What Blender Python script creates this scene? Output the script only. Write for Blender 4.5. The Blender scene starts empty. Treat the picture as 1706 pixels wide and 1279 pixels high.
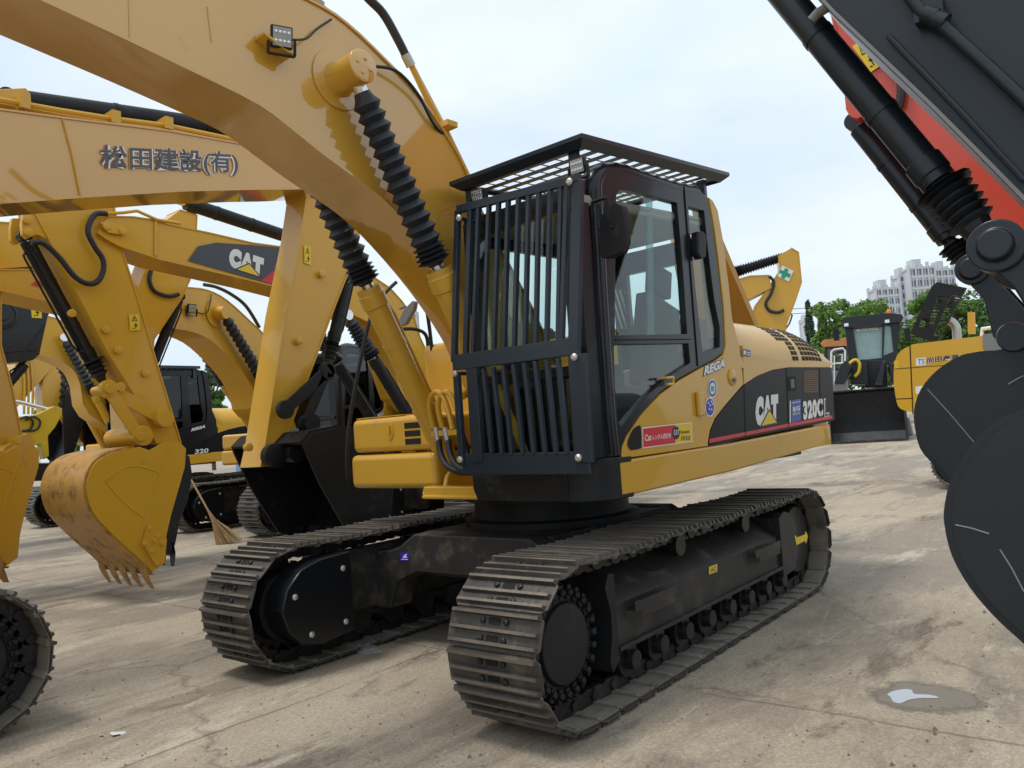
import bpy, bmesh, math, random
from mathutils import Vector as V, Matrix as Mx
from mathutils.geometry import tessellate_polygon
random.seed(4)
R = math.radians; GZ = -.045
sc = bpy.context.scene
COL = sc.collection
# ---------------------------------------------------------------- camera
CP = V((5.213, 3.825, 1.538)); YA, PI_, RO, FP = R(-141.51), R(3.21), R(-3.95), 1322.27
cd = V((math.cos(YA)*math.cos(PI_), math.sin(YA)*math.cos(PI_), math.sin(PI_)))
_r = V((math.sin(YA), -math.cos(YA), 0)); _u = _r.cross(cd)
cr = _r*math.cos(RO) + _u*math.sin(RO); cu = -_r*math.sin(RO) + _u*math.cos(RO)
cam = bpy.data.objects.new('camera', bpy.data.cameras.new('camera')); COL.objects.link(cam)
cam.matrix_world = Mx(((cr.x, cu.x, -cd.x, CP.x), (cr.y, cu.y, -cd.y, CP.y), (cr.z, cu.z, -cd.z, CP.z), (0, 0, 0, 1)))
cam.data.sensor_width = 36; cam.data.lens = 36*FP/1706; cam.data.clip_end = 3000; cam.data.clip_start = .05
sc.camera = cam
# ---------------------------------------------------------------- sky and sun
SUN_EL, SUN_AZ = R(70), R(-40)          # azimuth of the sun seen from the scene, from +X towards +Y
w = bpy.data.worlds.new('World'); sc.world = w; w.use_nodes = True
nt = w.node_tree; bg = nt.nodes['Background']; bg.inputs[1].default_value = .1
sky = nt.nodes.new('ShaderNodeTexSky'); sky.sky_type = 'NISHITA'; sky.sun_disc = False
sky.sun_elevation = SUN_EL; sky.sun_rotation = R(90) - SUN_AZ; sky.dust_density = 3; sky.air_density = 1
tc = nt.nodes.new('ShaderNodeTexCoord'); mp = nt.nodes.new('ShaderNodeMapping'); mp.inputs['Scale'].default_value = (1, 1, 2.6)
n1 = nt.nodes.new('ShaderNodeTexNoise'); n1.inputs['Scale'].default_value = 2.2; n1.inputs['Detail'].default_value = 7; n1.inputs['Roughness'].default_value = .5; n1.inputs['Distortion'].default_value = .3
rp = nt.nodes.new('ShaderNodeValToRGB'); rp.color_ramp.elements[0].position = .28; rp.color_ramp.elements[0].color = (.7, .7, .7, 1); rp.color_ramp.elements[1].position = .62; rp.color_ramp.elements[1].color = (1, 1, 1, 1)
mx = nt.nodes.new('ShaderNodeMixRGB'); mx.inputs[2].default_value = (7.2, 7.9, 8.5, 1)
n2 = nt.nodes.new('ShaderNodeTexNoise'); n2.inputs['Scale'].default_value = 3.1; n2.inputs['Detail'].default_value = 5
m2 = nt.nodes.new('ShaderNodeMixRGB'); m2.inputs[1].default_value = (4.75, 5.55, 6.3, 1); m2.inputs[2].default_value = (5.5, 6.0, 6.35, 1)
r2 = nt.nodes.new('ShaderNodeValToRGB'); r2.color_ramp.elements[0].position = .36; r2.color_ramp.elements[1].position = .64
for a, b in ((tc.outputs['Generated'], mp.inputs[0]), (mp.outputs[0], n1.inputs[0]), (mp.outputs[0], n2.inputs[0]), (n1.outputs[0], rp.inputs[0]), (rp.outputs[0], mx.inputs[0]),
             (sky.outputs[0], mx.inputs[1]), (n2.outputs[0], r2.inputs[0]), (r2.outputs[0], m2.inputs[0]), (m2.outputs[0], mx.inputs[2]), (mx.outputs[0], bg.inputs[0])):
    nt.links.new(a, b)
sd = bpy.data.lights.new('sun', 'SUN'); sd.energy = 1.1; sd.angle = R(14); sd.color = (1, .95, .88)
sun = bpy.data.objects.new('sun', sd); COL.objects.link(sun)
sdir = V((math.cos(SUN_EL)*math.cos(SUN_AZ), math.cos(SUN_EL)*math.sin(SUN_AZ), math.sin(SUN_EL)))
sun.rotation_euler = sdir.to_track_quat('Z', 'Y').to_euler(); sun.location = (0, 0, 30)
sc.cycles.transparent_max_bounces = 24
sc.view_settings.view_transform = 'Standard'; sc.view_settings.look = 'None'; sc.view_settings.exposure = 0.76; sc.view_settings.gamma = 1

# ---------------------------------------------------------------- helpers: photo tracing onto real planes, mesh building
def ray(px, py): return cd + cr*((px-853)/FP) - cu*((py-639.5)/FP)
class Fr:
    """A machine's own frame on the ground: f forward, l left, z up."""
    def __init__(s, x, y, yaw, sc_=1.0):
        s.o = V((x, y, 0)); s.yaw = R(yaw); s.s = sc_
        s.f = V((math.cos(s.yaw), math.sin(s.yaw), 0)); s.l = V((-math.sin(s.yaw), math.cos(s.yaw), 0))
    def hit(s, p, n, c):
        v = ray(*p); t = (c*s.s - n.dot(CP-s.o))/n.dot(v); q = CP + v*t - s.o
        return V((q.dot(s.f), q.dot(s.l), q.z))/s.s
    def L(s, p, l): q = s.hit(p, s.l, l); return (q.x, q.z)
    def Ls(s, ps, l): return [s.L(p, l) for p in ps]
    def F(s, p, f): q = s.hit(p, s.f, f); return (q.y, q.z)
    def Z(s, p, z): q = s.hit(p, V((0, 0, 1)), z); return (q.x, q.y)
def rotpts(ps, a):
    return [V((p[0]*math.cos(a)-p[1]*math.sin(a), p[0]*math.sin(a)+p[1]*math.cos(a), p[2])) for p in ps]
def smooth(pts, n=6):
    pts = [V(p) for p in pts]; out = []
    for i in range(len(pts)-1):
        p0 = pts[max(i-1, 0)]; p1 = pts[i]; p2 = pts[i+1]; p3 = pts[min(i+2, len(pts)-1)]
        for k in range(n):
            t = k/n
            out.append(.5*((2*p1) + (p2-p0)*t + (2*p0-5*p1+4*p2-p3)*t*t + (3*p1-p0-3*p2+p3)*t*t*t))
    return out + [pts[-1]]
def sm2(ps, n=4): return [(q.x, q.y) for q in smooth([(a, b, 0) for a, b in ps], n)]
class B:
    def __init__(s): s.v = []; s.f = []; s.m = []
    def add(s, vs, fs, m=0):
        o = len(s.v); s.v += [tuple(v) for v in vs]; s.f += [[i+o for i in f] for f in fs]; s.m += [m]*len(fs)
    def box(s, x0, x1, y0, y1, z0, z1, m=0):
        s.add([(x, y, z) for x in (x0, x1) for y in (y0, y1) for z in (z0, z1)], [(0, 1, 3, 2), (4, 6, 7, 5), (0, 4, 5, 1), (2, 3, 7, 6), (0, 2, 6, 4), (1, 5, 7, 3)], m)
    def beam(s, p0, p1, w, h, up=(0, 0, 1), m=0):
        p0 = V(p0); p1 = V(p1); d = (p1-p0).normalized(); a = d.cross(V(up))
        if a.length < 1e-4: a = d.cross(V((1, 0, 0)))
        a.normalize(); b = a.cross(d); vs = []
        for p in (p0, p1):
            for i, j in ((-1, -1), (1, -1), (1, 1), (-1, 1)): vs.append(p + a*(w/2*i) + b*(h/2*j))
        s.add(vs, [(0, 3, 2, 1), (4, 5, 6, 7), (0, 1, 5, 4), (1, 2, 6, 5), (2, 3, 7, 6), (3, 0, 4, 7)], m)
    def lathe(s, p0, d, prof, n=20, m=0, cap=True):
        p0 = V(p0); d = V(d).normalized(); a = d.cross(V((0, 0, 1)) if abs(d.z) < .9 else V((1, 0, 0))).normalized(); b = d.cross(a)
        vs = [p0 + d*t + (a*math.cos(2*math.pi*k/n) + b*math.sin(2*math.pi*k/n))*r for t, r in prof for k in range(n)]
        fs = [(i*n+k, i*n+(k+1) % n, (i+1)*n+(k+1) % n, (i+1)*n+k) for i in range(len(prof)-1) for k in range(n)]
        if cap: fs += [tuple(range(n-1, -1, -1)), tuple(range((len(prof)-1)*n, len(prof)*n))]
        s.add(vs, fs, m)
    def cyl(s, p0, p1, r, r1=None, n=18, m=0):
        d = V(p1)-V(p0); s.lathe(p0, d, [(0, r), (d.length, r if r1 is None else r1)], n, m)
    def tube(s, pts, r, n=8, m=0, k=0):
        pts = smooth(pts, k) if k else [V(p) for p in pts]
        vs = []; a = None
        for i, p in enumerate(pts):
            t = (pts[min(i+1, len(pts)-1)] - pts[max(i-1, 0)]).normalized()
            if a is None: a = t.cross(V((0, 0, 1)) if abs(t.z) < .9 else V((1, 0, 0)))
            a = (a - t*a.dot(t)).normalized(); b = t.cross(a)
            vs += [p + (a*math.cos(2*math.pi*j/n) + b*math.sin(2*math.pi*j/n))*r for j in range(n)]
        fs = [(i*n+j, i*n+(j+1) % n, (i+1)*n+(j+1) % n, (i+1)*n+j) for i in range(len(pts)-1) for j in range(n)]
        fs += [tuple(range(n-1, -1, -1)), tuple(range((len(pts)-1)*n, len(pts)*n))]
        s.add(vs, fs, m)
    def plate(s, outer, fn, w0, w1, holes=(), m=0):
        """2D outline (with holes) extruded from w0 to w1; fn(u,v,w) -> 3D."""
        loops = [list(outer)] + [list(h) for h in holes]
        flat = [p for lp in loops for p in lp]; N = len(flat)
        tris = tessellate_polygon([[V((p[0], p[1], 0)) for p in lp] for lp in loops]) if (holes or len(outer) > 4) else [tuple(range(len(outer)))]
        vs = [fn(p[0], p[1], w0) for p in flat] + [fn(p[0], p[1], w1) for p in flat]
        fs = [tuple(t) for t in tris] + [tuple(N+i for i in reversed(t)) for t in tris]
        o = 0
        for lp in loops:
            n = len(lp); fs += [(o+i, o+(i+1) % n, N+o+(i+1) % n, N+o+i) for i in range(n)]; o += n
        s.add(vs, fs, m)
    def ribbon(s, pts, fn, w0, w1, th, m=0):
        """open 2D polyline as a sheet of thickness th (to the left of travel) between w0 and w1."""
        n = len(pts); off = []
        for i in range(n):
            a = pts[max(i-1, 0)]; b = pts[min(i+1, n-1)]; dx, dy = b[0]-a[0], b[1]-a[1]; L = math.hypot(dx, dy) or 1
            off.append((pts[i][0]-dy/L*th, pts[i][1]+dx/L*th))
        ring = list(pts) + off[::-1]
        vs = [fn(p[0], p[1], q) for q in (w0, w1) for p in ring]; N = 2*n
        fs = []
        for k in range(n-1):
            for o in (0, N): fs.append((o+k, o+k+1, o+N-2-k, o+N-1-k))
        fs += [(i, (i+1) % N, N+(i+1) % N, N+i) for i in range(N)]
        s.add(vs, fs, m)
def side(f, z, l): return (f, l, z)
def front(l, z, f): return (f, l, z)
def top(f, l, z): return (f, l, z)
def mesh(name, b, mats, ang=38):
    me = bpy.data.meshes.new(name); me.from_pydata(b.v, [], b.f)
    for m in (mats if isinstance(mats, (list, tuple)) else [mats]): me.materials.append(m)
    for p, i in zip(me.polygons, b.m): p.material_index = i
    bm = bmesh.new(); bm.from_mesh(me); bmesh.ops.remove_doubles(bm, verts=bm.verts, dist=1e-6)
    bmesh.ops.recalc_face_normals(bm, faces=bm.faces); bm.to_mesh(me); bm.free()
    for p in me.polygons: p.use_smooth = True
    me.set_sharp_from_angle(angle=R(ang))
    return me
def obj(name, b, mats, parent=None, bevel=0, ang=38, seg=2):
    me = b if isinstance(b, bpy.types.Mesh) else mesh(name, b, mats, ang)
    o = bpy.data.objects.new(name, me); COL.objects.link(o)
    if parent: o.parent = parent
    if bevel:
        md = o.modifiers.new('bevel', 'BEVEL'); md.width = bevel; md.segments = seg; md.limit_method = 'ANGLE'; md.angle_limit = R(40); md.harden_normals = True
    return o
def tag(o, label=None, cat=None, group=None, kind=None):
    if label: o['label'] = label
    if cat: o['category'] = cat
    if group: o['group'] = group
    if kind: o['kind'] = kind
    return o
def thing(name, label, cat, loc=(0, 0, 0), rz=0, group=None, s=1):
    o = bpy.data.objects.new(name, None); COL.objects.link(o); o.empty_display_size = .3
    o.location = loc; o.rotation_euler = (0, 0, rz); o.scale = (s, s, s)
    return tag(o, label, cat, group)
_tx = {}
def text2d(body, off=0.0, res=3, sp=1.0):
    """flat lettering as 2D points and faces, box-normalised to 0..1"""
    sp = 1.28 if body == 'CAT' else 1.12 if body == '320C' else 1.0
    k = (body, off)
    if k not in _tx:
        c = bpy.data.curves.new('lettering', 'FONT'); c.body = body; c.offset = off; c.space_character = sp; c.resolution_u = res
        o = bpy.data.objects.new('lettering', c); COL.objects.link(o); bpy.context.view_layer.update()
        me = bpy.data.meshes.new_from_object(o.evaluated_get(bpy.context.evaluated_depsgraph_get()))
        xs = [v.co.x for v in me.vertices]; ys = [v.co.y for v in me.vertices]
        x0, x1, y0, y1 = min(xs), max(xs), min(ys), max(ys)
        _tx[k] = ([((v.co.x-x0)/(x1-x0), (v.co.y-y0)/(y1-y0)) for v in me.vertices], [tuple(p.vertices) for p in me.polygons])
        bpy.data.objects.remove(o); bpy.data.meshes.remove(me)
    return _tx[k]
def put_text(b, body, o, ex, ey, fn, w, off=0.0, m=0):
    """lettering mapped on the parallelogram o, o+ex, o+ey of a plane"""
    vs, fs = text2d(body, off)
    b.add([fn(o[0]+ex[0]*x+ey[0]*y, o[1]+ex[1]*x+ey[1]*y, w) for x, y in vs], fs, m)
def quad_text(b, body, bl, br, tl, fn, w, off=0.0, m=0, pad=0):
    ex = (br[0]-bl[0], br[1]-bl[1]); ey = (tl[0]-bl[0], tl[1]-bl[1])
    if pad:
        bl = (bl[0]-ex[0]*pad*.3-ey[0]*pad, bl[1]-ex[1]*pad*.3-ey[1]*pad); ex = (ex[0]*(1+.6*pad), ex[1]*(1+.6*pad)); ey = (ey[0]*(1+2*pad), ey[1]*(1+2*pad))
    put_text(b, body, bl, ex, ey, fn, w, off, m)
def poly(b, pts, fn, w, m=0):
    if len(pts) > 4:
        fs = tessellate_polygon([[V((p[0], p[1], 0)) for p in pts]])
    else: fs = [tuple(range(len(pts)))]
    b.add([fn(p[0], p[1], w) for p in pts], fs, m)
def circ(c, rx, ry, n=24): return [(c[0]+rx*math.cos(2*math.pi*k/n), c[1]+ry*math.sin(2*math.pi*k/n)) for k in range(n)]

# ---------------------------------------------------------------- materials
def mat(name, col, rough=.5, metal=0, coat=0, coat_rough=.06, var=.12, vs=3.0, dirt=None, dirt_amt=0, dscale=4, bump=0, bscale=30, spec=.5, col2=None, cior=1.5, rnd=False):
    m = bpy.data.materials.new(name); m.use_nodes = True; t = m.node_tree; p = t.nodes['Principled BSDF']
    p.inputs['Roughness'].default_value = rough; p.inputs['Metallic'].default_value = metal
    p.inputs['Coat IOR'].default_value = cior; p.inputs['Coat Weight'].default_value = coat; p.inputs['Coat Roughness'].default_value = coat_rough; p.inputs['Specular IOR Level'].default_value = spec
    tc = t.nodes.new('ShaderNodeTexCoord')
    if rnd:
        oi = t.nodes.new('ShaderNodeObjectInfo'); vm = t.nodes.new('ShaderNodeVectorMath'); vm.operation = 'MULTIPLY_ADD'; vm.inputs[1].default_value = (37, 53, 71)
        t.links.new(oi.outputs['Random'], vm.inputs[0]); t.links.new(tc.outputs['Object'], vm.inputs[2]); src = vm.outputs[0]
    else: src = tc.outputs['Object']
    n = t.nodes.new('ShaderNodeTexNoise'); n.inputs['Scale'].default_value = vs; n.inputs['Detail'].default_value = 6
    t.links.new(src, n.inputs[0])
    mx = t.nodes.new('ShaderNodeMixRGB'); c = col
    c2 = col2 or tuple(min(1, x*(1+var)) for x in c[:3]); c1 = tuple(x*(1-var) for x in c[:3])
    mx.inputs[1].default_value = (*c1, 1); mx.inputs[2].default_value = (*c2, 1); t.links.new(n.outputs[0], mx.inputs[0]); out = mx.outputs[0]
    if dirt:
        n2 = t.nodes.new('ShaderNodeTexNoise'); n2.inputs['Scale'].default_value = dscale; n2.inputs['Detail'].default_value = 9; n2.inputs['Roughness'].default_value = .7
        t.links.new(src, n2.inputs[0])
        rp = t.nodes.new('ShaderNodeValToRGB'); rp.color_ramp.elements[0].position = .62-dirt_amt*.4; rp.color_ramp.elements[1].position = .78-dirt_amt*.3
        t.links.new(n2.outputs[0], rp.inputs[0]); m3 = t.nodes.new('ShaderNodeMixRGB'); m3.inputs[2].default_value = (*dirt, 1)
        t.links.new(rp.outputs[0], m3.inputs[0]); t.links.new(out, m3.inputs[1]); out = m3.outputs[0]
        rr = t.nodes.new('ShaderNodeMapRange'); rr.inputs[3].default_value = rough; rr.inputs[4].default_value = min(1, rough+.35)
        t.links.new(rp.outputs[0], rr.inputs[0]); t.links.new(rr.outputs[0], p.inputs['Roughness'])
    t.links.new(out, p.inputs['Base Color'])
    if bump:
        n3 = t.nodes.new('ShaderNodeTexNoise'); n3.inputs['Scale'].default_value = bscale; n3.inputs['Detail'].default_value = 4
        t.links.new(tc.outputs['Object'], n3.inputs[0]); bp = t.nodes.new('ShaderNodeBump'); bp.inputs['Strength'].default_value = bump; bp.inputs['Distance'].default_value = .02
        t.links.new(n3.outputs[0], bp.inputs['Height']); t.links.new(bp.outputs[0], p.inputs['Normal'])
        if coat: t.links.new(bp.outputs[0], p.inputs['Coat Normal'])
    return m
DUST = (.30, .25, .19)
M = {}
M['yellow'] = mat('yellow_paint', (.62, .345, .034), .42, spec=.3, coat=.5, coat_rough=.06, cior=1.5, var=.05, vs=.7, dirt=(.42, .27, .10), dirt_amt=.0, dscale=2.5, bump=.010, bscale=1.6)
M['boomyellow'] = mat('tan_boom_paint', (.60, .315, .030), .42, spec=.3, coat=1, coat_rough=.045, cior=1.9, var=.05, vs=.7, bump=.010, bscale=1.4, dirt=(.34, .17, .04), dirt_amt=-.07, dscale=3.5)
M['shadedyellow'] = mat('shaded_yellow_paint', (.42, .22, .035), .7, var=.1, spec=.2)  # matt yellow darkened to put the raised boom's underside shade into the colour
M['yellow2'] = mat('orange_yellow_paint', (.66, .36, .026), .42, spec=.25, coat=.35, coat_rough=.10, cior=1.5, var=.08, vs=.9, dirt=(.45, .27, .08), dirt_amt=.02, bump=.012, bscale=1.5)
M['yellow3'] = mat('aged_yellow_paint', (.64, .35, .018), .42, coat=.6, coat_rough=.16, var=.10, vs=.8, dirt=(.42, .28, .10), dirt_amt=.05)
M['bright'] = mat('bright_yellow_paint', (.70, .47, .02), .4, coat=.4, var=.1)
M['shell'] = mat('worn_bucket_shell', (.50, .27, .06), .5, coat=.15, var=.2, vs=4, dirt=(.12, .07, .038), dirt_amt=.30, dscale=5, bump=.08, bscale=9)
M['black'] = mat('black_gloss_paint', (.009, .010, .012), .32, coat=.22, coat_rough=.08, var=.2, vs=2, spec=.3)
M['matte'] = mat('black_satin_paint', (.012, .0125, .014), .5, spec=.3, var=.25, vs=3, dirt=(.07, .06, .05), dirt_amt=.1, dscale=6)
M['guard'] = mat('dark_grey_guard_steel', (.016, .026, .038), .36, coat=.2, spec=.4, coat_rough=.15, var=.15, vs=3)
M['dark'] = mat('charcoal_arm_paint', (.012, .0165, .022), .38, coat=.18, coat_rough=.2, var=.15, vs=1.2, spec=.35)
M['frame'] = mat('dusty_black_frame', (.030, .028, .026), .55, var=.3, vs=5, spec=.35, dirt=(.11, .092, .07), dirt_amt=.26, dscale=5, bump=.1, bscale=14)
M['shoe'] = mat('track_shoe_steel', (.076, .069, .061), .45, metal=.3, var=.5, vs=5, rnd=True, dirt=(.17, .14, .105), dirt_amt=.20, dscale=7, bump=.25, bscale=24)
M['grouser'] = mat('worn_grouser_steel', (.17, .145, .115), .5, metal=.2, var=.65, vs=4, rnd=True, dirt=(.21, .15, .095), dirt_amt=.3, dscale=8, bump=.25, bscale=30)
M['dusty'] = mat('dusty_shoe_face', (.21, .185, .15), .8, var=.5, rnd=True, vs=6, dirt=(.05, .045, .04), dirt_amt=.25, bump=.2)
M['chain'] = mat('greasy_chain_steel', (.02, .019, .018), .45, metal=.3, var=.4, vs=12, dirt=(.06, .05, .04), dirt_amt=.2, bump=.3, bscale=30)
M['rubber'] = mat('black_rubber', (.014, .015, .018), .55, var=.2, vs=8)
M['bellows'] = mat('bellows_rubber', (.018, .021, .027), .5, var=.25, vs=6)
M['chrome'] = mat('chrome_rod', (.7, .7, .7), .12, metal=1, var=.03)
M['steel'] = mat('bare_steel', (.45, .44, .42), .35, metal=.8, var=.15)
M['bolt'] = mat('zinc_bolt', (.55, .52, .46), .4, metal=.6, var=.1)
M['hose'] = mat('hydraulic_hose', (.015, .015, .016), .5, var=.2)
M['white'] = mat('white_vinyl', (.78, .78, .76), .4, var=.03)
M['ink'] = mat('grey_lettering', (.09, .085, .10), .4, var=.05)
M['blackink'] = mat('black_lettering', (.012, .012, .014), .4, var=.05)
M['red'] = mat('red_vinyl', (.62, .02, .03), .4, var=.05)
M['redpaint'] = mat('red_arm_paint', (.62, .055, .022), .35, coat=.5, coat_rough=.12, var=.08, vs=1)
M['blue'] = mat('blue_vinyl', (.02, .08, .36), .4, var=.08)
M['indigo'] = mat('indigo_vinyl', (.06, .03, .40), .4, var=.08)
M['skyblue'] = mat('bright_blue_lettering', (.02, .25, .62), .4, var=.05)
M['decalyellow'] = mat('yellow_vinyl', (.80, .55, .01), .4, var=.04)
M['green'] = mat('green_vinyl', (.01, .32, .16), .4, var=.05)
M['logo'] = mat('charcoal_panel', (.03, .033, .042), .35, coat=.3, coat_rough=.15, var=.1)
M['brown'] = mat('brown_slat', (.16, .075, .025), .5, var=.2)
M['void'] = mat('vent_interior', (.006, .005, .004), .8, var=.2)
M['seat'] = mat('seat_fabric', (.03, .032, .036), .8, var=.3, vs=12)
M['beige'] = mat('cab_lining', (.34, .30, .25), .7, var=.1)
M['grey'] = mat('grey_plastic', (.20, .20, .20), .6, var=.1)
M['lamp'] = mat('lamp_lens', (.30, .30, .28), .15, coat=.6, var=.25, vs=40)
M['straw'] = mat('broom_straw', (.36, .23, .10), .8, var=.3, vs=20)
M['orange'] = mat('orange_plastic', (.85, .22, .01), .35, var=.05)
M['rustorange'] = mat('faded_orange_roof', (.50, .20, .06), .5, var=.15)
M['plastic'] = mat('plastic_film', (.5, .5, .5), .2, var=.1)
def glass(name, tint=(.78, .9, .86), amt=.07):
    m = bpy.data.materials.new(name); m.use_nodes = True; t = m.node_tree; t.nodes.remove(t.nodes['Principled BSDF'])
    tr = t.nodes.new('ShaderNodeBsdfTransparent'); tr.inputs[0].default_value = (*tint, 1)
    gl = t.nodes.new('ShaderNodeBsdfGlossy'); gl.inputs['Roughness'].default_value = .02
    nz = t.nodes.new('ShaderNodeTexNoise'); nz.inputs['Scale'].default_value = 1.5; tcg = t.nodes.new('ShaderNodeTexCoord'); t.links.new(tcg.outputs['Object'], nz.inputs[0])
    bp = t.nodes.new('ShaderNodeBump'); bp.inputs['Strength'].default_value = .02; t.links.new(nz.outputs[0], bp.inputs['Height']); t.links.new(bp.outputs[0], gl.inputs['Normal'])
    lw = t.nodes.new('ShaderNodeLayerWeight'); lw.inputs[0].default_value = .5; pw = t.nodes.new('ShaderNodeMath'); pw.operation = 'POWER'; pw.inputs[1].default_value = 4; t.links.new(lw.outputs['Facing'], pw.inputs[0]); fr = t.nodes.new('ShaderNodeMath'); fr.operation = 'MULTIPLY'; fr.inputs[1].default_value = .7; t.links.new(pw.outputs[0], fr.inputs[0])
    ad = t.nodes.new('ShaderNodeMath'); ad.operation = 'ADD'; ad.inputs[1].default_value = amt; t.links.new(fr.outputs[0], ad.inputs[0])
    mxs = t.nodes.new('ShaderNodeMixShader'); t.links.new(ad.outputs[0], mxs.inputs[0]); t.links.new(tr.outputs[0], mxs.inputs[1]); t.links.new(gl.outputs[0], mxs.inputs[2])
    t.links.new(mxs.outputs[0], t.nodes['Material Output'].inputs[0]); return m
M['glass'] = glass('cab_glass', (.90, .965, .95), .05)
M['smoke'] = glass('dark_cab_glass', (.16, .20, .21), .05)
M['panel'] = mat('black_side_panel', (.010, .011, .013), .4, var=.2, vs=2, spec=.14)
M['clear'] = glass('clear_glass', (.85, .92, .92), .04)
# ---------------------------------------------------------------- ground
def ground_mat():
    m = bpy.data.materials.new('stained_concrete'); m.use_nodes = True; t = m.node_tree; p = t.nodes['Principled BSDF']; N = t.nodes.new; Lk = t.links.new
    tc = N('ShaderNodeTexCoord')
    def noise(s, d=6, r=.55, dist=0, sx=1, sy=1, rot=0):
        mp = N('ShaderNodeMapping'); mp.inputs['Scale'].default_value = (sx, sy, 1); mp.inputs['Rotation'].default_value = (0, 0, rot); Lk(tc.outputs['Object'], mp.inputs[0])
        n = N('ShaderNodeTexNoise'); n.inputs['Scale'].default_value = s; n.inputs['Detail'].default_value = d; n.inputs['Roughness'].default_value = r; n.inputs['Distortion'].default_value = dist
        Lk(mp.outputs[0], n.inputs[0]); return n.outputs[0]
    def ramp(x, a, b, c0=(0, 0, 0, 1), c1=(1, 1, 1, 1)):
        r = N('ShaderNodeValToRGB'); r.color_ramp.elements[0].position = a; r.color_ramp.elements[1].position = b; r.color_ramp.elements[0].color = c0; r.color_ramp.elements[1].color = c1
        Lk(x, r.inputs[0]); return r.outputs[0]
    def mix(f, a, b, mode='MIX'):
        k = N('ShaderNodeMixRGB'); k.blend_type = mode
        for i, x in enumerate((f, a, b)):
            if isinstance(x, tuple): k.inputs[i].default_value = x
            elif isinstance(x, (int, float)): k.inputs[i].default_value = x
            else: Lk(x, k.inputs[i])
        return k.outputs[0]
    base = mix(noise(.7, 8, .6, 0, 1, 1.6), (.295, .242, .178, 1), (.425, .365, .28, 1))
    damp = ramp(noise(.40, 10, .72, .5, .55, 1.6, .5), .46, .535)
    c = mix(damp, base, mix(noise(5, 6, .7), (.205, .168, .128, 1), (.295, .25, .195, 1)))
    damp2 = ramp(noise(.95, 10, .75, .4, .5, 1.5, -.5), .55, .62); c = mix(damp2, c, (.18, .148, .113, 1)); pale = ramp(noise(.75, 10, .75, .3, .6, 1.7, .3), .56, .63); c = mix(pale, c, mix(noise(8, 6, .7), (.36, .31, .235, 1), (.50, .445, .355, 1)))
    oil = ramp(noise(.8, 6, .6, .5), .67, .76); c = mix(oil, c, (.12, .105, .09, 1))
    clay = ramp(noise(.33, 6, .6, .8), .63, .76); c = mix(clay, c, (.33, .20, .13, 1))
    scuff = ramp(noise(3.6, 10, .8, 1.2, .35, 2.2, .35), .58, .66); c = mix(scuff, c, (.50, .44, .35, 1))
    grit = noise(60, 4, .7); c = mix(.42, c, ramp(grit, .3, .7, (.25, .25, .25, 1), (1, 1, 1, 1)), 'OVERLAY')
    spk = ramp(noise(22, 3, .8), .70, .76); c = mix(spk, c, (.12, .10, .085, 1))
    # cracks and slab joints
    wob = N('ShaderNodeTexNoise'); wob.inputs['Scale'].default_value = 2.2; wob.inputs['Detail'].default_value = 9; wob.inputs['Roughness'].default_value = .65; Lk(tc.outputs['Object'], wob.inputs[0])
    ad = N('ShaderNodeMixRGB'); ad.blend_type = 'ADD'; ad.inputs[0].default_value = .5; Lk(tc.outputs['Object'], ad.inputs[1]); Lk(wob.outputs['Color'], ad.inputs[2])
    vo = N('ShaderNodeTexVoronoi'); vo.feature = 'DISTANCE_TO_EDGE'; vo.inputs['Scale'].default_value = .21; Lk(ad.outputs[0], vo.inputs[0])
    crack = ramp(vo.outputs['Distance'], .0012, .0045, (1, 1, 1, 1), (0, 0, 0, 1)); cm = mix(ramp(noise(.6, 4), .42, .55), (0, 0, 0, 1), mix(1, crack, (.55, .55, .55, 1), 'MULTIPLY')); c = mix(cm, c, (.13, .105, .08, 1))
    # sawn slab joints every five metres
    w2 = N('ShaderNodeTexNoise'); w2.inputs['Scale'].default_value = .9; w2.inputs['Detail'].default_value = 8; w2.inputs['Roughness'].default_value = .7; Lk(tc.outputs['Object'], w2.inputs[0])
    a2 = N('ShaderNodeVectorMath'); a2.operation = 'MULTIPLY_ADD'; a2.inputs[1].default_value = (.16, .16, 0); Lk(w2.outputs['Color'], a2.inputs[0]); Lk(tc.outputs['Object'], a2.inputs[2])
    sx = N('ShaderNodeSeparateXYZ'); Lk(a2.outputs[0], sx.inputs[0]); ds = []
    def mth(op, a, b_):
        k = N('ShaderNodeMath'); k.operation = op
        for i, x in enumerate((a, b_)):
            if isinstance(x, (int, float)): k.inputs[i].default_value = x
            else: Lk(x, k.inputs[i])
        return k.outputs[0]
    for ax, off in ((0, .97+.08), (1, -.40+.08)): ds.append(mth('ABSOLUTE', mth('SUBTRACT', mth('FRACT', mth('ADD', mth('DIVIDE', mth('SUBTRACT', sx.outputs[ax], off), 5.02), 100.5), 0), .5), 0))
    jt = ramp(mth('MINIMUM', ds[0], ds[1]), .0012, .0036, (1, 1, 1, 1), (0, 0, 0, 1)); jm = mix(ramp(noise(1.1, 6, .7), .36, .52), (0, 0, 0, 1), jt); c = mix(mix(1, jm, (.7, .7, .7, 1), 'MULTIPLY'), c, (.095, .078, .06, 1))
    Lk(c, p.inputs['Base Color'])
    wet = mix(1, damp, oil, 'ADD'); mr = N('ShaderNodeMapRange'); mr.inputs[3].default_value = .9; mr.inputs[4].default_value = .62; Lk(wet, mr.inputs[0]); Lk(mr.outputs[0], p.inputs['Roughness'])
    p.inputs['Specular IOR Level'].default_value = .3
    bp = N('ShaderNodeBump'); bp.inputs['Strength'].default_value = .35; bp.inputs['Distance'].default_value = .03
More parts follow.
